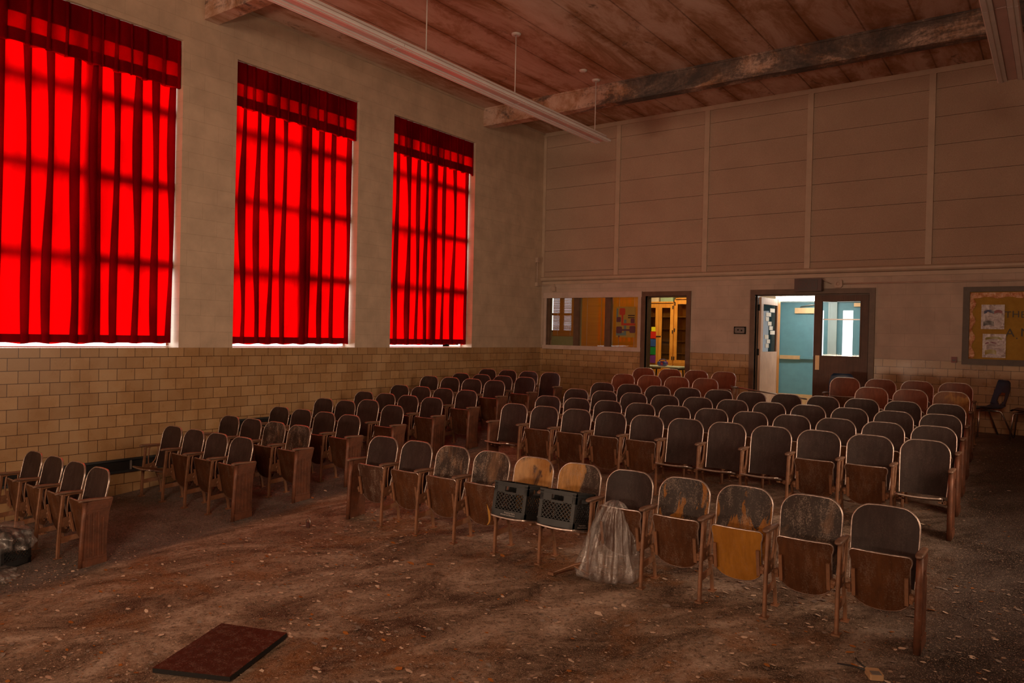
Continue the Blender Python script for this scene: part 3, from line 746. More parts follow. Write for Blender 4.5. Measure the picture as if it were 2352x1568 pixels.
# cabinets
CY = 15.6
for i, (x0, x1, top, lab) in enumerate(((1.17, 1.885, 1.07, 'orange wooden glass-door cupboard with coloured cards, inside the classroom'), (1.895, 2.62, 1.15, 'taller orange wooden glass-door cupboard inside the classroom'))):
    t = empty('cupboard', ((x0 + x1) / 2, CY, -1.04)); c = (x0 + x1) / 2
    mb = MB(); h = top + 1.04; w2 = (x1 - x0) / 2
    mb.box(-w2, -w2 + .02, 0, .42, 0, h); mb.box(w2 - .02, w2, 0, .42, 0, h); mb.box(-w2, w2, .40, .42, 0, h); mb.box(-w2, w2, 0, .42, h - .03, h); mb.box(-w2, w2, 0, .42, 0, .08)
    mb.box(-w2, w2, -.02, .42, .70, .73); mb.build('carcass', M['orangewood'], t)
    for k in range(4):
        mb = MB(); z = .95 + k * .27; mb.box(-w2 + .02, w2 - .02, .03, .40, z, z + .018); mb.build('shelf', M['orangewood'], t)
    for s in (-1, 1):
        a, b = (-w2 + .005, -.003) if s < 0 else (.003, w2 - .005)
        mb = MB(); z0, z1 = .735, h - .05; st = .075
        mb.box(a, a + st, -.022, 0, z0, z1); mb.box(b - st, b, -.022, 0, z0, z1); mb.box(a + st, b - st, -.022, 0, z0, z0 + .08); mb.box(a + st, b - st, -.022, 0, z1 - .09, z1)
        d = mb.build('door', M['orangewood'], t)
        mb = MB(); mb.box(a + st, b - st, -.012, -.008, z0 + .08, z1 - .09); mb.build('glass_pane', M['darkglass'], d)
        for z in (z0 + .08, (z0 + z1) / 2, z1 - .12):
            mb = MB(); xx = (a + .014) if s < 0 else (b - .014); mb.box(xx - .011, xx + .011, -.03, -.022, z, z + .075); mb.build('hinge', M['blackmatt'], d)
        mb = MB(); xx = (b - .03) if s < 0 else (a + .03); mb.box(xx - .03, xx + .03, -.034, -.022, 1.32, 1.34); mb.build('latch', M['blackmatt'], d)
        mb = MB(); mb.box(a, b, -.02, 0, .10, .695); mb.build('lower_door', M['orangewood'], t)
    tag(t, lab, 'cupboard', 'glass-door cupboards in the classroom')
for k, (z, h, c, nm) in enumerate(((.40, .10, (.75, .68, .02), 'yellow'), (.24, .155, (.55, .02, .01), 'red'), (.06, .165, (.03, .08, .28), 'blue'), (-.125, .17, (.01, .20, .04), 'green'), (-.31, .17, (.16, .03, .22), 'purple'))):
    mb = MB(); w = .05 if k == 0 else .065; mb.box(1.415 - w, 1.415 + w, CY - .04, CY - .036, z, z + h)
    tag(mb.build('picture_card', plain('card_' + nm, c, .4, var=.05), None), '%s picture card taped on the glass of the cupboard seen through the classroom door' % nm, 'card', 'cards on the cupboard glass')
for x, w, h, c, l in ((1.34, .30, .16, (.60, .50, .36), 'cardboard'), (1.68, .30, .13, (.30, .40, .26), 'greenish')):
    mb = MB(); mb.box(x - w / 2, x + w / 2, CY + .05, CY + .35, 1.072, 1.072 + h)
    b = mb.build('box', plain('box_' + l, c, .7), None); mb = MB(); mb.box(x - w / 2 - .006, x + w / 2 + .006, CY + .044, CY + .356, 1.045 + h, 1.078 + h); mb.build('lid', plain('lid_' + l, tuple(v * 1.15 for v in c), .7), b)
    tag(b, '%s storage box lying on top of the lower classroom cupboard' % l, 'box')
t = empty('classroom_table', (2.09, 14.75, -1.04))
mb = MB(); mb.prism(rrect(.98, .62, .08), lambda p, q, tt: (p, q, tt), .68, .705); mb.build('table_top', plain('mint_laminate', (.50, .60, .48), .25, var=.05), t)
for sx in (-1, 1):
    for sy in (-1, 1):
        mb = MB(); mb.tube([(sx * .30, sy * .22, .67), (sx * .34, sy * .25, 0)], .016, 8); mb.build('leg', M['black'], t)
    mb = MB(); mb.box(sx * .28 - .07, sx * .28 + .07, -.24, .24, .63, .68); mb.build('bracket', M['black'], t)
tag(t, 'low mint-topped classroom table seen through the small doorway', 'table')
t = empty('toy_radio', (2.10, 14.60, -.335)); PU = plain('purple_toy_plastic', (.12, .03, .20), .3, var=.05); BL = plain('blue_toy_plastic', (.04, .06, .22), .3, var=.05); RE = plain('red_toy_plastic', (.40, .04, .06), .3, var=.05)
mb = MB(); mb.prism(rrect(.20, .10, .04, 5), lambda p, q, tt: (p, tt, q + .055), -.045, .045); mb.build('toy_body', PU, t)
for s in (-1, 1):
    mb = MB(); mb.lathe([(0, -.058), (.03, -.056), (.042, -.046), (.042, -.03)], (s * .062, 0, .058), 14, 'y'); mb.build('speaker', BL, t)
mb = MB(); mb.tube([(-.08, 0, .10), (-.06, 0, .135), (0, 0, .145), (.06, 0, .135), (.08, 0, .10)], .01, 8); mb.build('handle', BL, t)
mb = MB(); mb.box(-.025, .03, -.052, -.045, .03, .075); mb.build('front_label', RE, t)
tag(t, 'small purple toy radio on the mint classroom table', 'toy')

# ------------------------------------------------------------------ auditorium chairs
SW = .45; HT = .77
def seatback_pt(u, z, off=0.0):
    hw = .197
    R_ = .105; zt = HT
    if z > zt - R_:
        q = min(R_, z - (zt - R_)); w = hw - R_ + math.sqrt(max(0, R_ * R_ - q * q))
    else: w = hw - .012 * (1 - min(1, (z - .32) / .25))
    x = u * w
    c = (x / hw) ** 2
    zz = z + (.010 * (1 - c) if z > zt - .08 else 0) * min(1, (z - zt + .08) / .08)
    y = -(HT - z) * .235 + .03 * math.sin((z - .32) / .45 * PI) * .35 - .022 * c + off
    return (x, y, zz)
def backrest_mesh():
    mb = MB(); mb.smooth = True
    zs = [.315, .36, .42, .48, .54, .60, .64, .665, .69, .71, .728, .742, .753, .761, .767, .77]; nz = len(zs) - 1
    f = lambda off: (lambda u, v: seatback_pt(u * 2 - 1, zs[int(round(v * nz))], off))
    mb.grid(10, nz, f(0)); mb.grid(10, nz, f(.012), flip=True)
    return mb.mesh('backrest', M['back'])
def back_edge_mesh():
    zs = [.315, .40, .50, .60, .665, .69, .71, .728, .742, .753, .761, .767, .7695]
    pts = [seatback_pt(-1, z, .006) for z in zs] + [seatback_pt(u, .77, .006) for u in (-.6, 0, .6)] + [seatback_pt(1, z, .006) for z in reversed(zs)]
    mb = MB(); mb.sweep(pts, rrect(.0155, .010, .004, 2), up=(0, 1, .2)); return mb.mesh('backrest_edging', M['edge'])
PIV = Vector((0, -.165, .277)); WP = .125
def seat_w(w):
    if w > .345: 
        q = (w - .345); return .151 + math.sqrt(max(0, .027 ** 2 - max(0, q) ** 2)) 
    if w > .29: return .167 + .011 * sstep(.29, .335, w)
    if w > .105: return .167
    return .167 * max(.0, 1 - ((.105 - w) / .1055) ** 2.3) ** (1 / 2.3)
def seat_xf(up):
    a = math.radians(79 if up else 11)
    return Matrix.Translation(PIV) @ Matrix.Rotation(-a, 4, 'X')
def seat_pt(u, w, top, X):
    x = u * seat_w(w); d = .010 * (x / .17) ** 2 + .006 * ((w - .19) / .19) ** 2
    return X @ Vector((x, -(w - WP), d + (.013 if top else 0)))
WS = [.0, .004, .012, .025, .045, .07, .10, .14, .20, .26, .30, .315, .335, .345, .355, .364, .370, .372]
def seat_mesh(up):
    X = seat_xf(up); mb = MB(); mb.smooth = True; n = len(WS) - 1
    mb.grid(8, n, lambda u, v: seat_pt(u * 2 - 1, WS[int(round(v * n))], True, X), flip=True)
    mb.grid(8, n, lambda u, v: seat_pt(u * 2 - 1, WS[int(round(v * n))], False, X))
    return mb.mesh('seat', M['seat'])
def seat_edge_mesh(up, part):
    X = seat_xf(up); ws = WS[1:] if part == 'all' else (WS[8:] if part == 'front' else WS[:9])
    mid = lambda u, w: (seat_pt(u, w, True, X) + seat_pt(u, w, False, X)) / 2
    if part == 'front': pts = [mid(-1, w) for w in ws] + [mid(u, WS[-1]) for u in (-.5, 0, .5)] + [mid(1, w) for w in reversed(ws)]
    else: pts = [mid(-1, w) for w in reversed(ws)] + [mid(u, 0) for u in (-.4, .4)] + [mid(1, w) for w in ws]
    mb = MB(); mb.sweep(pts, rrect(.015, .009, .004, 2), up=(X.to_3x3() @ Vector((0, 0, 1))))
    return mb.mesh('front_edging' if part == 'front' else 'rear_edging', M['edge'] if part == 'front' else M['edge_dark'])
def hinge_mesh(up, s):
    X = seat_xf(up); mb = MB()
    mb.box(s * .150 - .011, s * .150 + .011, -.125, .055, -.016, -.001, X); mb.box(s * .175 - .010, s * .175 + .010, -.02, .035, -.02, .012, X)
    mb.smooth = True; mb.lathe([(0, s * .20), (.018, s * .20), (.022, s * .186), (.022, s * .17), (0, s * .17)], PIV + Vector((0, 0, -.004)), 12, 'x')
    return mb.mesh('hinge', M['iron'])
hx = SW / 2
def bar(mb, pts, w, th, x=0.0):
    mb.sweep([(x, a, c) for (a, c) in pts], rrect(th, w, .005, 1), up=(1, 0, 0))
def leg_mesh(kind):
    mb = MB()
    if kind == 'front':
        bar(mb, [(-.262, -.022), (-.258, .12), (-.246, .30), (-.228, .46), (-.222, .548)], .030, .024); mb.box(-.026, .026, -.292, -.232, -.024, -.010)
    else:
        bar(mb, [(-.022, -.004), (-.036, .09), (-.072, .20), (-.105, .30)], .030, .022); mb.box(-.024, .024, -.05, .012, -.006, .006)
    return mb.mesh(kind + '_leg', M['iron'])
def stretcher_mesh():
    mb = MB(); mb.prism([(-.256, .125), (-.052, .135), (-.066, .180), (-.252, .168)], lambda a, c, t: (t, a, c), -.007, .007); return mb.mesh('stretcher', M['iron'])
def sideframe_mesh():
    mb = MB()
    mb.prism([(-.248, .262), (-.125, .262), (-.085, .285), (-.085, .33), (-.12, .352), (-.17, .345), (-.243, .338)], lambda a, c, t: (t, a, c), -.009, .009)
    bar(mb, [(-.098, .295), (-.075, .36), (-.055, .44), (-.035, .545)], .024, .022)
    bar(mb, [(-.185, .345), (-.188, .42), (-.182, .50), (-.170, .548)], .015, .016)
    bar(mb, [(-.140, .345), (-.105, .385), (-.085, .44), (-.075, .50), (-.072, .548)], .013, .018)
    bar(mb, [(-.225, .535), (-.14, .543), (-.035, .540)], .016, .026)
    mb.smooth = True; mb.lathe([(0, -.017), (.020, -.017), (.024, -.011), (.024, .011), (.020, .017), (0, .017)], (0, -.155, .300), 12, 'x')
    return mb.mesh('side_frame', M['iron'])
def arm_mesh():
    mb = MB(); mb.smooth = True
    pts = [(0, y, z) for (y, z) in ((-.292, .553), (-.285, .558), (-.26, .562), (-.20, .562), (-.12, .558), (-.04, .555), (-.018, .553), (-.010, .551))]
    mb.sweep(pts, rrect(.047, .024, .011, 3), up=(1, 0, 0), scale=[.45, .85, 1, 1, .93, .82, .7, .4]); return mb.mesh('armrest', M['arm'])
def panel_mesh(side):
    mb = MB(); poly = [(-.272, -.024), (-.264, .20), (-.250, .40), (-.238, .545), (-.02, .560), (-.012, .548), (-.045, .43), (-.058, .28), (-.060, -.004)]
    mb.prism(poly, lambda a, c, t: (t, a, c), -.014, .014)
    mb.smooth = True; mb.tube([(0, -.270, -.02), (0, -.262, .20), (0, -.248, .40), (0, -.236, .545)], .021, 10); mb.smooth = False
    s = side
    for k, (y, z0, z1) in enumerate(((-.215, .08, .44), (-.175, .08, .45), (-.135, .08, .45), (-.095, .08, .40))):
        mb.box(min(s * .013, s * .021), max(s * .013, s * .021), y - .009, y + .009, z0, z1)
    mb.box(min(s * .013, s * .022), max(s * .013, s * .022), -.262, -.062, -.01, .055); mb.box(min(s * .013, s * .019), max(s * .013, s * .019), -.245, -.05, .475, .53)
    return mb.mesh('end_panel', M['panel'])
BACK = backrest_mesh(); BEDGE = back_edge_mesh()
for me in (BACK, BEDGE): me.set_sharp_from_angle(angle=math.radians(50))
SEAT = {u: (seat_mesh(u), seat_edge_mesh(u, 'front'), seat_edge_mesh(u, 'rear'), hinge_mesh(u, -1), hinge_mesh(u, 1)) for u in (True, False)}
LEGF, LEGR, STR, SIDE, ARM = leg_mesh('front'), leg_mesh('rear'), stretcher_mesh(), sideframe_mesh(), arm_mesh()
PAN = {-1: panel_mesh(-1), 1: panel_mesh(1)}
def fixm(me):
    import bmesh
    bm = bmesh.new(); bm.from_mesh(me); bmesh.ops.recalc_face_normals(bm, faces=bm.faces); bm.to_mesh(me); bm.free()
for me in [LEGF, LEGR, STR, SIDE, ARM, PAN[1], PAN[-1], BEDGE, BACK] + [m for u in SEAT.values() for m in u]: fixm(me)
def part(name, me, parent, mat=None, loc=None):
    o = link(name, me, parent)
    if loc: o.location = loc
    if mat: o.material_slots[0].link = 'OBJECT'; o.material_slots[0].material = mat
    return o
def chair(x, y, z, up=True, right='leg', left=None, backmat=None, seatmat=None, label='', group='', dz=0.0):
    t = empty('auditorium_chair', (x, y, z))
    b = part('backrest', BACK, t, backmat, (0, 0, dz)); part('backrest_edging', BEDGE, b)
    se = SEAT[up]
    s = part('seat', se[0], t, seatmat); part('front_edging', se[1], s); part('rear_edging', se[2], s); part('hinge', se[3], s); part('hinge', se[4], s)
    for side, kind in ((1, right), (-1, left)):
        if not kind: continue
        L_ = (side * hx, 0, 0)
        if kind == 'leg':
            part('front_leg', LEGF, t, None, L_); part('rear_leg', LEGR, t, None, L_); part('stretcher', STR, t, None, L_)
            f = part('side_frame', SIDE, t, None, L_); part('armrest', ARM, f)
        else:
            p = part('end_panel', PAN[side], t, None, L_); part('armrest', ARM, p)
    return tag(t, label, 'chair', group)
ORD = 'first second third fourth fifth sixth seventh eighth ninth tenth eleventh'.split()
Rn = random.Random(21)
# middle block
CR = {1: (5.284, 3.44), 2: (7.587, 3.365), 3: (8.385, 3.336), 4: (9.156, 3.306), 5: (9.967, 3.273), 6: (10.679, 3.25)}
GC = 'wooden chairs of the middle block'
FRONT = {0: ('back', 'seat_dark', 'dusty-seated'), 1: ('back', 'seat', 'dark-backed'), 2: ('back_worn', 'seat', 'scuffed'), 3: ('back_worn', 'seat', 'scratched, yellow-streaked'), 4: ('back_gold', 'seat_dark', 'golden-backed'),
         5: ('back_half', 'seat_dark', 'half golden'), 6: ('back', 'seat', 'plastic-draped'), 7: ('back_peel', 'seat', 'orange-patched'), 8: ('back_peel', 'seat_gold', 'peeling amber-seated'), 9: ('back_worn', 'seat', 'white-streaked'), 10: ('back', 'seat', 'grey-stained')}
for r, (y, x0) in CR.items():
    idx = list(range(11)) if r < 6 else [0, 1, 2, 3, 8, 9, 10]
    for i in idx:
        up = True; bmx = None; smx = None; look = 'dark brown'
        if r == 1:
            up = i not in (4, 5); bmx, smx, look = FRONT[i]; bmx = M[bmx]; smx = M[smx]
        if r == 2: up = i not in (0, 5, 6, 7, 10)
        if r == 6: bmx = M['back_amber'] if i == 10 else M['back_lit']; look = 'orange-streaked' if i == 10 else 'reddish-lit brown'
        st = 'seat up' if up else 'seat down'
        if r == 1: lab = '%s theater chair, %s, %s from window end of the front middle row' % (look, st, ORD[i])
        elif r < 6 or i < 4: lab = '%s theater chair, %s, %s from window end, %s row of middle block' % (look, st, ORD[i], ORD[r - 1])
        else: lab = '%s theater chair, %s from the aisle end, %s row of middle block' % (look, ORD[10 - i], ORD[r - 1])
        zz = lerp_pts(PC, y)
        left = 'panel' if i == 0 else ('leg' if (r == 6 and i == 8) else None)
        right = 'panel' if i == 10 else 'leg'
        ch = chair(x0 + SW * i, y, zz, up, right, left, bmx, smx, lab, GC)
        if r == 1 and i == 3:
            X = seat_xf(True); mb = MB(); mb.grid(3, 10, lambda u, v: seat_pt(.42 + (.10 + .05 * v) * u + .03 * (1 - v), .012 + .20 * v * (1 - .35 * u), False, X) + Vector((0, -.0016, 0)))
            part('peeled_strip', mb.mesh('peeled_strip', plain('bare_yellow_wood', (.55, .27, .05), .6)), [c_ for c_ in ch.children if c_.name.startswith('seat')][0])
for g, xs in enumerate(((3.22, 3.69, 4.14, 4.59), (6.36, 6.82, 7.27, 7.72))):
    for i, x in enumerate(xs):
        lab = 'reddish-lit brown theater chair, %s from %s, seventh row of middle block' % (ORD[i], ('window end', 'the doorway gap')[g])
        chair(x, 11.45, lerp_pts(PC, 11.45) + .006, True, 'leg', 'leg' if i == 0 else None, M['back_lit'], None, lab, GC)
# window block
LR = {1: (3.279, .575), 2: (4.753, .54), 3: (5.49, .545), 4: (6.225, .545), 5: (6.96, .54), 6: (7.7, .55), 7: (8.43, .56), 8: (9.17, .50), 9: (9.9, .555), 10: (10.64, .555)}
for r, (y, x0) in LR.items():
    for i in range(4):
        up = (r, i) not in ((2, 0), (5, 2), (10, 3))
        bmx = M['back_worn'] if (r, i) in ((3, 3), (3, 2)) else None
        lab = '%s theater chair, %s, %s from the window wall, %s row of window block' % ('streaked' if bmx else 'dark brown', 'seat up' if up else 'seat down', ORD[i], ORD[r - 1])
        chair(x0 + .447 * i, y, lerp_pts(PL, y), up, 'panel' if i == 3 else 'leg', 'leg' if i == 0 else None, bmx, M['seat_gold'] if False else None, lab, 'wooden chairs of the window block', .04 if (r, i) == (5, 2) else 0.0)
mb = MB(); mb.tube([(4.74, 11.33, -.465), (5.25, 11.34, -.525), (5.86, 11.36, -.59)], .011, 8)
tag(mb.build('metal_pole', M['metal'], None), 'thin metal pole lying across the doorway gap in the rear rows', 'pole')

# ------------------------------------------------------------------ loose things
def crate(x, y, z, rz, label, text_side, W_=.325, Dp=.285, H_=.278, txt=True, tilt=0):
    t = empty('milk_crate', (x, y, z), rz); t.rotation_euler = (math.radians(tilt), 0, rz)
    a, b = W_ / 2, Dp / 2; th = .012
    mb = MB()
    for sx in (-1, 1):
        for sy in (-1, 1): mb.box(min(sx * a, sx * (a - .03)), max(sx * a, sx * (a - .03)), min(sy * b, sy * (b - .03)), max(sy * b, sy * (b - .03)), 0, H_)
    def ring(z0, z1, o=0.0):
        mb.box(-a - o, a + o, -b - o, -b + th, z0, z1); mb.box(-a - o, a + o, b - th, b + o, z0, z1)
        mb.box(-a - o, -a + th, -b, b, z0, z1); mb.box(a - th, a + o, -b, b, z0, z1)
    ring(0, .052); ring(.046, .056, .004); ring(H_ - .012, H_, .005); ring(H_ - .034, H_ - .027, .004)
    # upper band with a hand hole on every side
    for q in ((-a, -.055), (.055, a)):
        mb.box(q[0], q[1], -b, -b + th, H_ - .085, H_); mb.box(q[0], q[1], b - th, b, H_ - .085, H_)
    mb.box(-.055, .055, -b, -b + th, H_ - .035, H_); mb.box(-.055, .055, b - th, b, H_ - .035, H_); mb.box(-.055, .055, -b, -b + th, H_ - .096, H_ - .076); mb.box(-.055, .055, b - th, b, H_ - .096, H_ - .076)
    for q in ((-b, -.05), (.05, b)):
        mb.box(-a, -a + th, q[0], q[1], H_ - .085, H_); mb.box(a - th, a, q[0], q[1], H_ - .085, H_)
    mb.box(-a, -a + th, -.05, .05, H_ - .035, H_); mb.box(a - th, a, -.05, .05, H_ - .035, H_); mb.box(-a, -a + th, -.05, .05, H_ - .096, H_ - .076); mb.box(a - th, a, -.05, .05, H_ - .096, H_ - .076)
    mb.box(-a, a, -b, b, 0, .006)
    mb.build('crate_body', M['black'], t)
    z0, z1 = .05, H_ - .08
    for (nm, ax, pos, half) in (('x', 0, -b + .005, a - .03), ('x', 0, b - .005, a - .03), ('y', 1, -a + .005, b - .03), ('y', 1, a - .005, b - .03)):
        mb = MB(); hgt = z1 - z0; s = -half - hgt
        while s < half:
            for sg in (0, 1):
                p0, p1 = (s, z0), (s + hgt, z1)
                u0 = max(-half, p0[0]); u1 = min(half, p1[0])
                if u1 - u0 > .01:
                    za = z0 + (u0 - s); zb_ = z0 + (u1 - s)
                    A = (u0 if not sg else -u0, za); B = (u1 if not sg else -u1, zb_)
                    P = [(A[0], pos, A[1]), (B[0], pos, B[1])] if ax == 0 else [(pos, A[0], A[1]), (pos, B[0], B[1])]
                    mb.sweep(P, [(-.0026, -.0026), (.0026, -.0026), (.0026, .0026), (-.0026, .0026)], up=(0, 1, 0) if ax == 0 else (1, 0, 0))
            s += .034
        mb.build('lattice', M['black'], t)
    if txt:
        lm = plain('white_crate_print', (.60, .57, .54), .6, var=.15)
        for k, line in enumerate(('Property Rights', 'Allowed and Returned')):
            me = text_mesh(line, .0165 if k == 0 else .0155); me.materials.append(lm); o = link('lettering', me, t)
            if text_side == 'front': o.location = (.0 + .018 * (1 - k), -b - .0012, .036 - .017 * k); o.rotation_euler = (PI / 2, 0, 0)
            else: o.location = (a + .0012, .0, .036 - .017 * k); o.rotation_euler = (PI / 2, 0, PI / 2)
    return tag(t, label, 'crate', 'black milk crates')
zs = lerp_pts(PC, 5.284) + .318
crate(5.24, 5.022, zs, 0, 'black milk crate with white print on its front, on the golden-backed chair seat', 'front', tilt=-11)
crate(5.69, 5.022, zs, 0, 'black milk crate on the half-golden chair, beside the clear plastic bag', 'side', tilt=-11)
# plastic over the seventh seat of the front row
def blob(name, c, prof, seed, ell=(1, 1), folds=11, amp=.16, lean=(0, 0)):
    R2 = random.Random(seed); ph = [R2.uniform(0, 6.28) for _ in range(6)]
    mb = MB(); mb.smooth = True; n = len(prof) - 1
    def fn(u, v):
        r, h = prof[min(n, int(v * n))] if v >= 1 else tuple(prof[int(v * n)][k] + (prof[int(v * n) + 1][k] - prof[int(v * n)][k]) * (v * n - int(v * n)) for k in (0, 1))
        th = 2 * PI * u
        f = 1 + amp * (.55 * math.sin(folds * th + ph[0] + 1.1 * math.sin(v * 5 + ph[1])) + .4 * math.sin((folds * 2 + 3) * th + ph[2] + v * 3) + .5 * math.sin(3 * th + ph[3] + v * 2) + .3 * math.sin(v * 19 + 5 * th + ph[4]))
        return (c[0] + ell[0] * r * f * math.cos(th) + lean[0] * v, c[1] + ell[1] * r * f * math.sin(th) + lean[1] * v, c[2] + h)
    mb.grid(120, 26, fn)
    return mb.build(name, M['film'], None, recalc=False)
zf = fz(6.05, 5.0)
o = blob('plastic_bag', (6.03, 5.03, zf + .006), [(.03, .0), (.20, .002), (.225, .03), (.21, .10), (.185, .2), (.16, .32), (.13, .42), (.105, .48), (.085, .54), (.055, .575), (.02, .585), (.004, .586)], 5, (1.05, .62), 9, .21, (.07, .10))
tag(o, 'crumpled clear plastic bag draped over a raised seat of the front middle row', 'plastic bag')
# crate and plastic by the window block
crate(1.48, 2.66, fz(1.48, 2.66) + .01, .35, 'dark crate under grey plastic sheeting in front of the window block', 'front', txt=False)
o = blob('plastic_sheet', (1.47, 2.62, fz(1.47, 2.6) + .2), [(.27, -.02), (.28, .03), (.27, .09), (.23, .14), (.12, .165), (.02, .17)], 9, (1.15, .95), 7, .11)
tag(o, 'grey clear plastic sheeting heaped on a dark crate near the window wall chairs', 'plastic sheet')
o = blob('plastic_wrap', (1.72, 2.52, fz(1.72, 2.52) + .004), [(.20, .0), (.21, .02), (.18, .045), (.12, .06), (.05, .055), (.01, .05)], 12, (1.2, .7), 8, .2)
tag(o, 'flat crumple of clear plastic on the floor below the sheeted crate', 'plastic wrap')
# long slot vents low on the window wall
for k, (y0, y1, z, lab) in enumerate(((2.6, 5.0, -1.44, 'long dark slot vent low on the tiled window wall by the front rows'), (5.75, 7.6, -1.10, 'dark slot vent low on the tiled wall behind the third window-block row'))):
    t = empty('wall_vent', (0, (y0 + y1) / 2, z)); L2 = (y1 - y0) / 2
    mb = MB(); mb.box(.0, .004, -L2, L2, .01, .13); mb.build('vent_shade_backing', M['blackmatt'], t)  # flat black slab on the wall paints the shade inside the slot
    mb = MB(); mb.box(0, .03, -L2 - .01, L2 + .01, .125, .148); mb.box(0, .035, -L2 - .01, L2 + .01, -.012, .014); mb.box(0, .02, -L2 - .01, -L2 + .012, 0, .14); mb.box(0, .02, L2 - .012, L2 + .01, 0, .14)
    mb.build('vent_frame', M['black'], t)
    for q in (-.6, 0, .6):
        mb = MB(); mb.box(.004, .014, q * L2 - .01, q * L2 + .01, .01, .13); mb.build('divider', M['grey'], t)
    tag(t, lab, 'vent')
# brown board on the floor

P = BOARD
c = Vector((sum(p[0] for p in P) / 4, sum(p[1] for p in P) / 4, 0)); zc = fz(c.x, c.y) + .012
t = empty('floor_board', (c.x, c.y, zc))
t.rotation_euler = (math.atan(.07), 0, 0)
mb = MB(); mb.prism([(p[0] - c.x, p[1] - c.y) for p in P], lambda a, q, tt: (a, q, tt), .0, .026); mb.build('board_core', M['blackmatt'], t)
mb = MB(); mb.prism([(p[0] - c.x, p[1] - c.y) for p in P], lambda a, q, tt: (a, q, tt), .0265, .0295); mb.build('board_face', wood_mat('reddish_board_face', (.034, .011, .007), (.052, .017, .010), .45, dust=.25, grain=(3, 3, 3)), t)
tag(t, 'reddish brown board with black edges lying on the bare floor', 'board')
# electrical box scrap and wire scrap
t = empty('electrical_box', (ELB[0], ELB[1], fz(*ELB) + .002), .5); CR_ = plain('cream_box_plastic', (.55, .36, .20), .5)
mb = MB(); mb.prism(rrect(.075, .10, .01), lambda a, q, tt: (a, q, tt), 0, .03); mb.build('box_body', CR_, t)
mb = MB(); mb.box(-.025, .025, -.045, .0, .03, .034); mb.build('face_plate', M['grey'], t)
for pts in ([(-.03, .03, .02), (-.08, .09, .015), (-.16, .13, .008)], [(-.02, .05, .02), (-.05, .13, .03), (-.03, .22, .01)]):
    mb = MB(); mb.tube(pts, .0045, 6); mb.build('wire', M['black'], t)
tag(t, 'broken cream electrical box with black wires on the floor past the front row end', 'electrical box')
t = empty('wire_scrap', (WSC[0], WSC[1], fz(*WSC) + .002))
mb = MB(); mb.tube([(.03 * math.cos(a), .005, .05 + .035 * math.sin(a)) for a in [k * PI / 8 - .8 for k in range(12)]], .004, 6); mb.tube([(-.02, 0, .02), (-.08, -.02, .006), (-.14, .01, .006), (-.17, .05, .005)], .004, 6); mb.build('wire', M['metal'], t)
mb = MB(); mb.prism([(-.02, 0), (.025, 0), (.02, .05), (-.015, .055)], lambda a, q, tt: (a, tt, q), -.004, .004); mb.build('tag', M['maroon'], t)
tag(t, 'small tangle of bare wire on the open floor between the two blocks', 'wire')
t = empty('broken_brace', (5.86, 4.98, fz(5.86, 4.98)))
mb = MB(); mb.sweep([(-.17, -.10, .012), (-.04, .0, .075), (.05, .05, .10)], rrect(.02, .026, .004, 1)); mb.sweep([(-.04, .0, .07), (.08, .03, .02)], rrect(.016, .02, .004, 1)); mb.build('bar', M['iron'], t)
mb = MB(); mb.box(-.20, -.15, -.125, -.085, 0, .022); mb.build('foot_plate', M['iron'], t)
tag(t, 'broken brown chair brace on the floor under the crate seat next to the plastic bag', 'brace')

# moulded plastic chairs --------------------------------------------------------
def shell_chair(x, y, z, rz, mat, label):
    t = empty('plastic_chair', (x, y, z), rz)
    path = [(-.22, .385), (-.19, .405), (-.10, .398), (0, .388), (.10, .392), (.155, .42), (.18, .47), (.20, .54), (.225, .62), (.245, .70), (.255, .77), (.25, .80)]
    hw = [.17, .195, .20, .20, .195, .185, .18, .185, .185, .175, .155, .12]
    mb = MB(); mb.smooth = True; nu = 14; nv = 33; b0 = len(mb.v)
    def pt(u, v):
        f = v * (len(path) - 1); k = min(len(path) - 2, int(f)); q = f - k
        a = path[k][0] + (path[k + 1][0] - path[k][0]) * q; c = path[k][1] + (path[k + 1][1] - path[k][1]) * q; w = hw[k] + (hw[k + 1] - hw[k]) * q
        s = u * 2 - 1; d = .028 * s * s
        return (s * w, a - d * (1 if v > .5 else 0), c + d * (1 if v <= .5 else 0) * .8)
    for off in (0, .006):
        b = len(mb.v)
        for j in range(nv + 1):
            for i in range(nu + 1):
                p = pt(i / nu, j / nv); mb.v.append(Vector((p[0], p[1] + (off if j > nv / 2 else 0), p[2] - (off if j <= nv / 2 else 0))))
        for j in range(nv):
            for i in range(nu):
                s = ((i + .5) / nu * 2 - 1); zc_ = (mb.v[b + j * (nu + 1) + i].z + mb.v[b + (j + 1) * (nu + 1) + i].z) / 2
                if j > nv * .5 and (s / .44) ** 2 + ((zc_ - .54) / .085) ** 2 < 1: continue
                q = b + j * (nu + 1) + i; mb.face([q, q + 1, q + nu + 2, q + nu + 1])
    mb.build('shell', mat, t, recalc=False)
    for s in (-1, 1):
        mb = MB(); mb.tube([(s * .13, -.02, .375), (s * .15, -.17, .365), (s * .165, -.185, .34), (s * .185, -.215, .0)], .0115, 8); mb.build('front_leg', M['metal'], t)
        mb = MB(); mb.tube([(s * .13, -.02, .375), (s * .15, .10, .365), (s * .165, .12, .34), (s * .19, .27, .0)], .0115, 8); mb.build('rear_leg', M['metal'], t)
    mb = MB(); mb.tube([(-.13, -.02, .372), (.13, -.02, .372)], .01, 8); mb.build('crossbar', M['metal'], t)
    return tag(t, label, 'chair', 'moulded plastic chairs')
NV = plain('navy_plastic', (.025, .052, .11), .4, var=.06); MR = plain('maroon_plastic', (.10, .02, .035), .4, var=.06)
shell_chair(7.99, 12.66, -1.04, -math.radians(58), NV, 'navy plastic shell chair with steel legs against the tiled wall below the notice board')
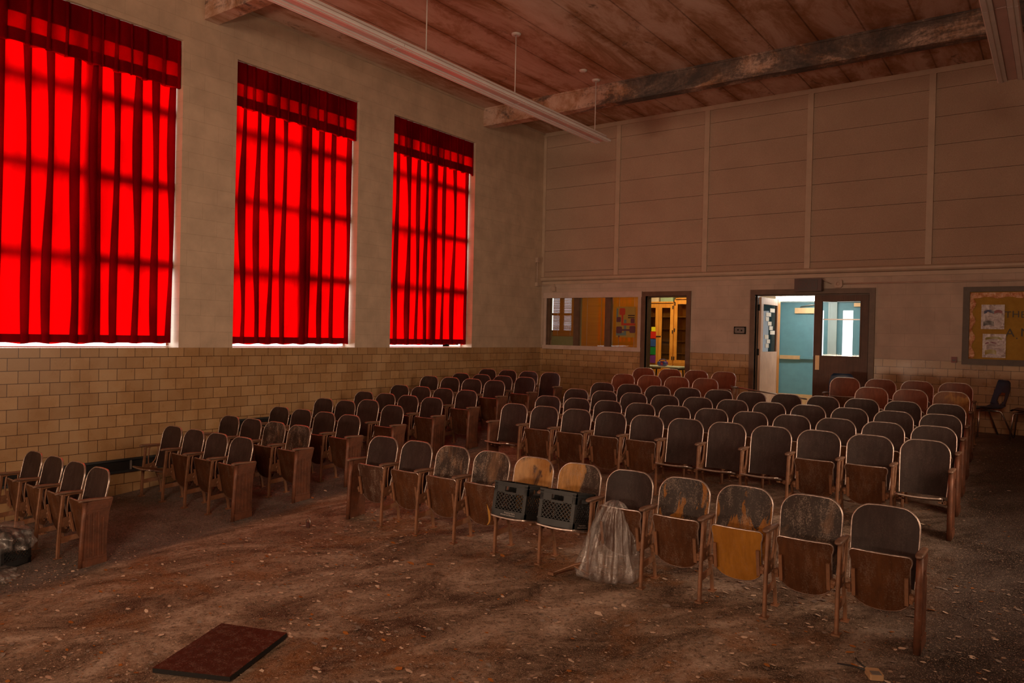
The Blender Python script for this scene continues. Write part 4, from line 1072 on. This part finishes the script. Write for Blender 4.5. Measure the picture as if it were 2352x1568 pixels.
shell_chair(8.52, 12.50, -1.04, -PI / 2 - .1, MR, 'maroon plastic shell chair next to the navy one by the tiled wall')
shell_chair(6.10, 12.30, -1.04, .1, NV, 'navy plastic shell chair half hidden behind the last row in front of the brown door')

# loose paint chips ---------------------------------------------------------------
chip = [plain('cream_paint_chip', (.72, .56, .44), .7, var=.15), plain('rust_paint_chip', (.42, .15, .03), .7, var=.2), plain('grey_paint_chip', (.30, .25, .22), .7)]
mb = MB(); Rn = random.Random(77)
for k in range(9500):
    for _ in range(20):
        x = Rn.uniform(1.8, 10.0); y = Rn.uniform(.8, 6.6) if Rn.random() < .88 else Rn.uniform(6.6, 12)
        dens = .35 + .65 * (.5 + .5 * math.sin(x * 1.9 + 1.3 * math.sin(y * 1.6))) * (.5 + .5 * math.sin(y * 2.3 + x))
        if x < 3.2 and y > 4.2: dens *= .25
        if Rn.random() < dens: break
    s = .0045 + .0145 * Rn.random() ** 3 + (.015 * Rn.random() if Rn.random() < .06 and 2.5 < x < 8.2 else 0); a0 = Rn.uniform(0, 6.28); n = Rn.choice((4, 5, 5, 6))
    mb.mat = Rn.choice((0, 0, 0, 1, 2, 2)); b = len(mb.v); tx, ty = Rn.uniform(-.25, .25), Rn.uniform(-.25, .25); z = fz(x, y) + .0025 + s * .2
    for q in range(n):
        rr = s * Rn.uniform(.6, 1.3); a = a0 + 2 * PI * q / n; dx, dy = rr * math.cos(a) * 1.3, rr * math.sin(a) * .8
        mb.v.append(Vector((x + dx, y + dy, z + dx * tx + dy * ty)))
    mb.face([b + q for q in range(n)])
tag(mb.build('paint_chip_debris', chip, None, recalc=False), 'scattered flakes of old paint covering the dirty floor', 'debris', kind='stuff')
# ------------------------------------------------------------------ light
w = bpy.data.worlds.new('overcast_sky'); S.world = w; w.use_nodes = True
bg = w.node_tree.nodes['Background']; bg.inputs[0].default_value = (1, .99, .97, 1); bg.inputs[1].default_value = 2.2
def sun(dirv, strength, angle, col):
    l = bpy.data.lights.new('daylight', 'SUN'); l.energy = strength; l.angle = math.radians(angle); l.color = col
    o = bpy.data.objects.new('daylight', l); COL.objects.link(o); o.rotation_euler = Vector(dirv).to_track_quat('-Z', 'Y').to_euler(); return o
sun((1, .17, -.18), 16.5, 55, (1, .96, .92))
def area(name, loc, target, sx, sy, power, col, spread=180):
    l = bpy.data.lights.new(name, 'AREA'); l.shape = 'RECTANGLE'; l.size = sx; l.size_y = sy; l.energy = power; l.color = col; l.spread = math.radians(spread)
    o = bpy.data.objects.new(name, l); COL.objects.link(o); o.location = loc
    o.rotation_euler = (Vector(target) - Vector(loc)).to_track_quat('-Z', 'Y').to_euler(); return o
area('camera_side_fill', (9.4, -3.4, 2.9), (1.0, 7.0, -.2), 2.2, 2.0, 135, (1, .63, .40), 115)  # added unseen fill behind the camera, aimed at the window wall
area('ceiling_fill', (3.0, -3.9, -.6), (3.6, 6.5, 4.4), 3.0, .8, 112, (1, .66, .44), 112)  # added unseen fill, lifts the ceiling and back wall from below
area('side_fill', (10.4, 6.5, .6), (0, 7.5, -.4), 2.2, 2.0, 46, (1, .70, .48), 105)  # added unseen fill from the right, throws chair shadows onto the window wall
area('classroom_lamp', (2.2, 14.6, 1.7), (2.2, 14.6, -1), 1.6, .6, 48, (1, .74, .40))
area('corridor_lamp', (5.6, 14.3, 1.30), (5.6, 14.3, -1), 1.4, .4, 22, (1, .92, .80))

# ------------------------------------------------------------------ camera
f, yaw, pit, rol, X, h = 1725.723, .6288378, -.0087643, .02208999, 8.8011884, .2493683
cam = bpy.data.cameras.new('camera'); cam.sensor_fit = 'HORIZONTAL'; cam.sensor_width = 36; cam.lens = 36 * f / 2352; cam.clip_start = .05; cam.clip_end = 200
co = bpy.data.objects.new('camera', cam); COL.objects.link(co); S.camera = co
fw = Vector((-math.sin(yaw) * math.cos(pit), math.cos(yaw) * math.cos(pit), math.sin(pit)))
r = Vector((math.cos(yaw), math.sin(yaw), 0)); u = r.cross(fw)
r2 = math.cos(rol) * r + math.sin(rol) * u; u2 = -math.sin(rol) * r + math.cos(rol) * u
m = Matrix((r2, u2, -fw)).transposed().to_4x4(); m.translation = (X, 0, h); co.matrix_world = m
S.view_settings.view_transform = 'Standard'; S.view_settings.look = 'None'; S.view_settings.exposure = 0; S.view_settings.gamma = 1
try: S.view_settings.use_curve_mapping = False
except Exception: pass
c = S.cycles
c.max_bounces = 7; c.diffuse_bounces = 4; c.glossy_bounces = 3; c.transmission_bounces = 7; c.transparent_max_bounces = 12
c.caustics_reflective = False; c.caustics_refractive = False; c.sample_clamp_indirect = 3.0; c.blur_glossy = 1.0
c.use_denoising = True
try: c.denoiser = 'OPENIMAGEDENOISE'; c.denoising_prefilter = 'ACCURATE'
except Exception: pass
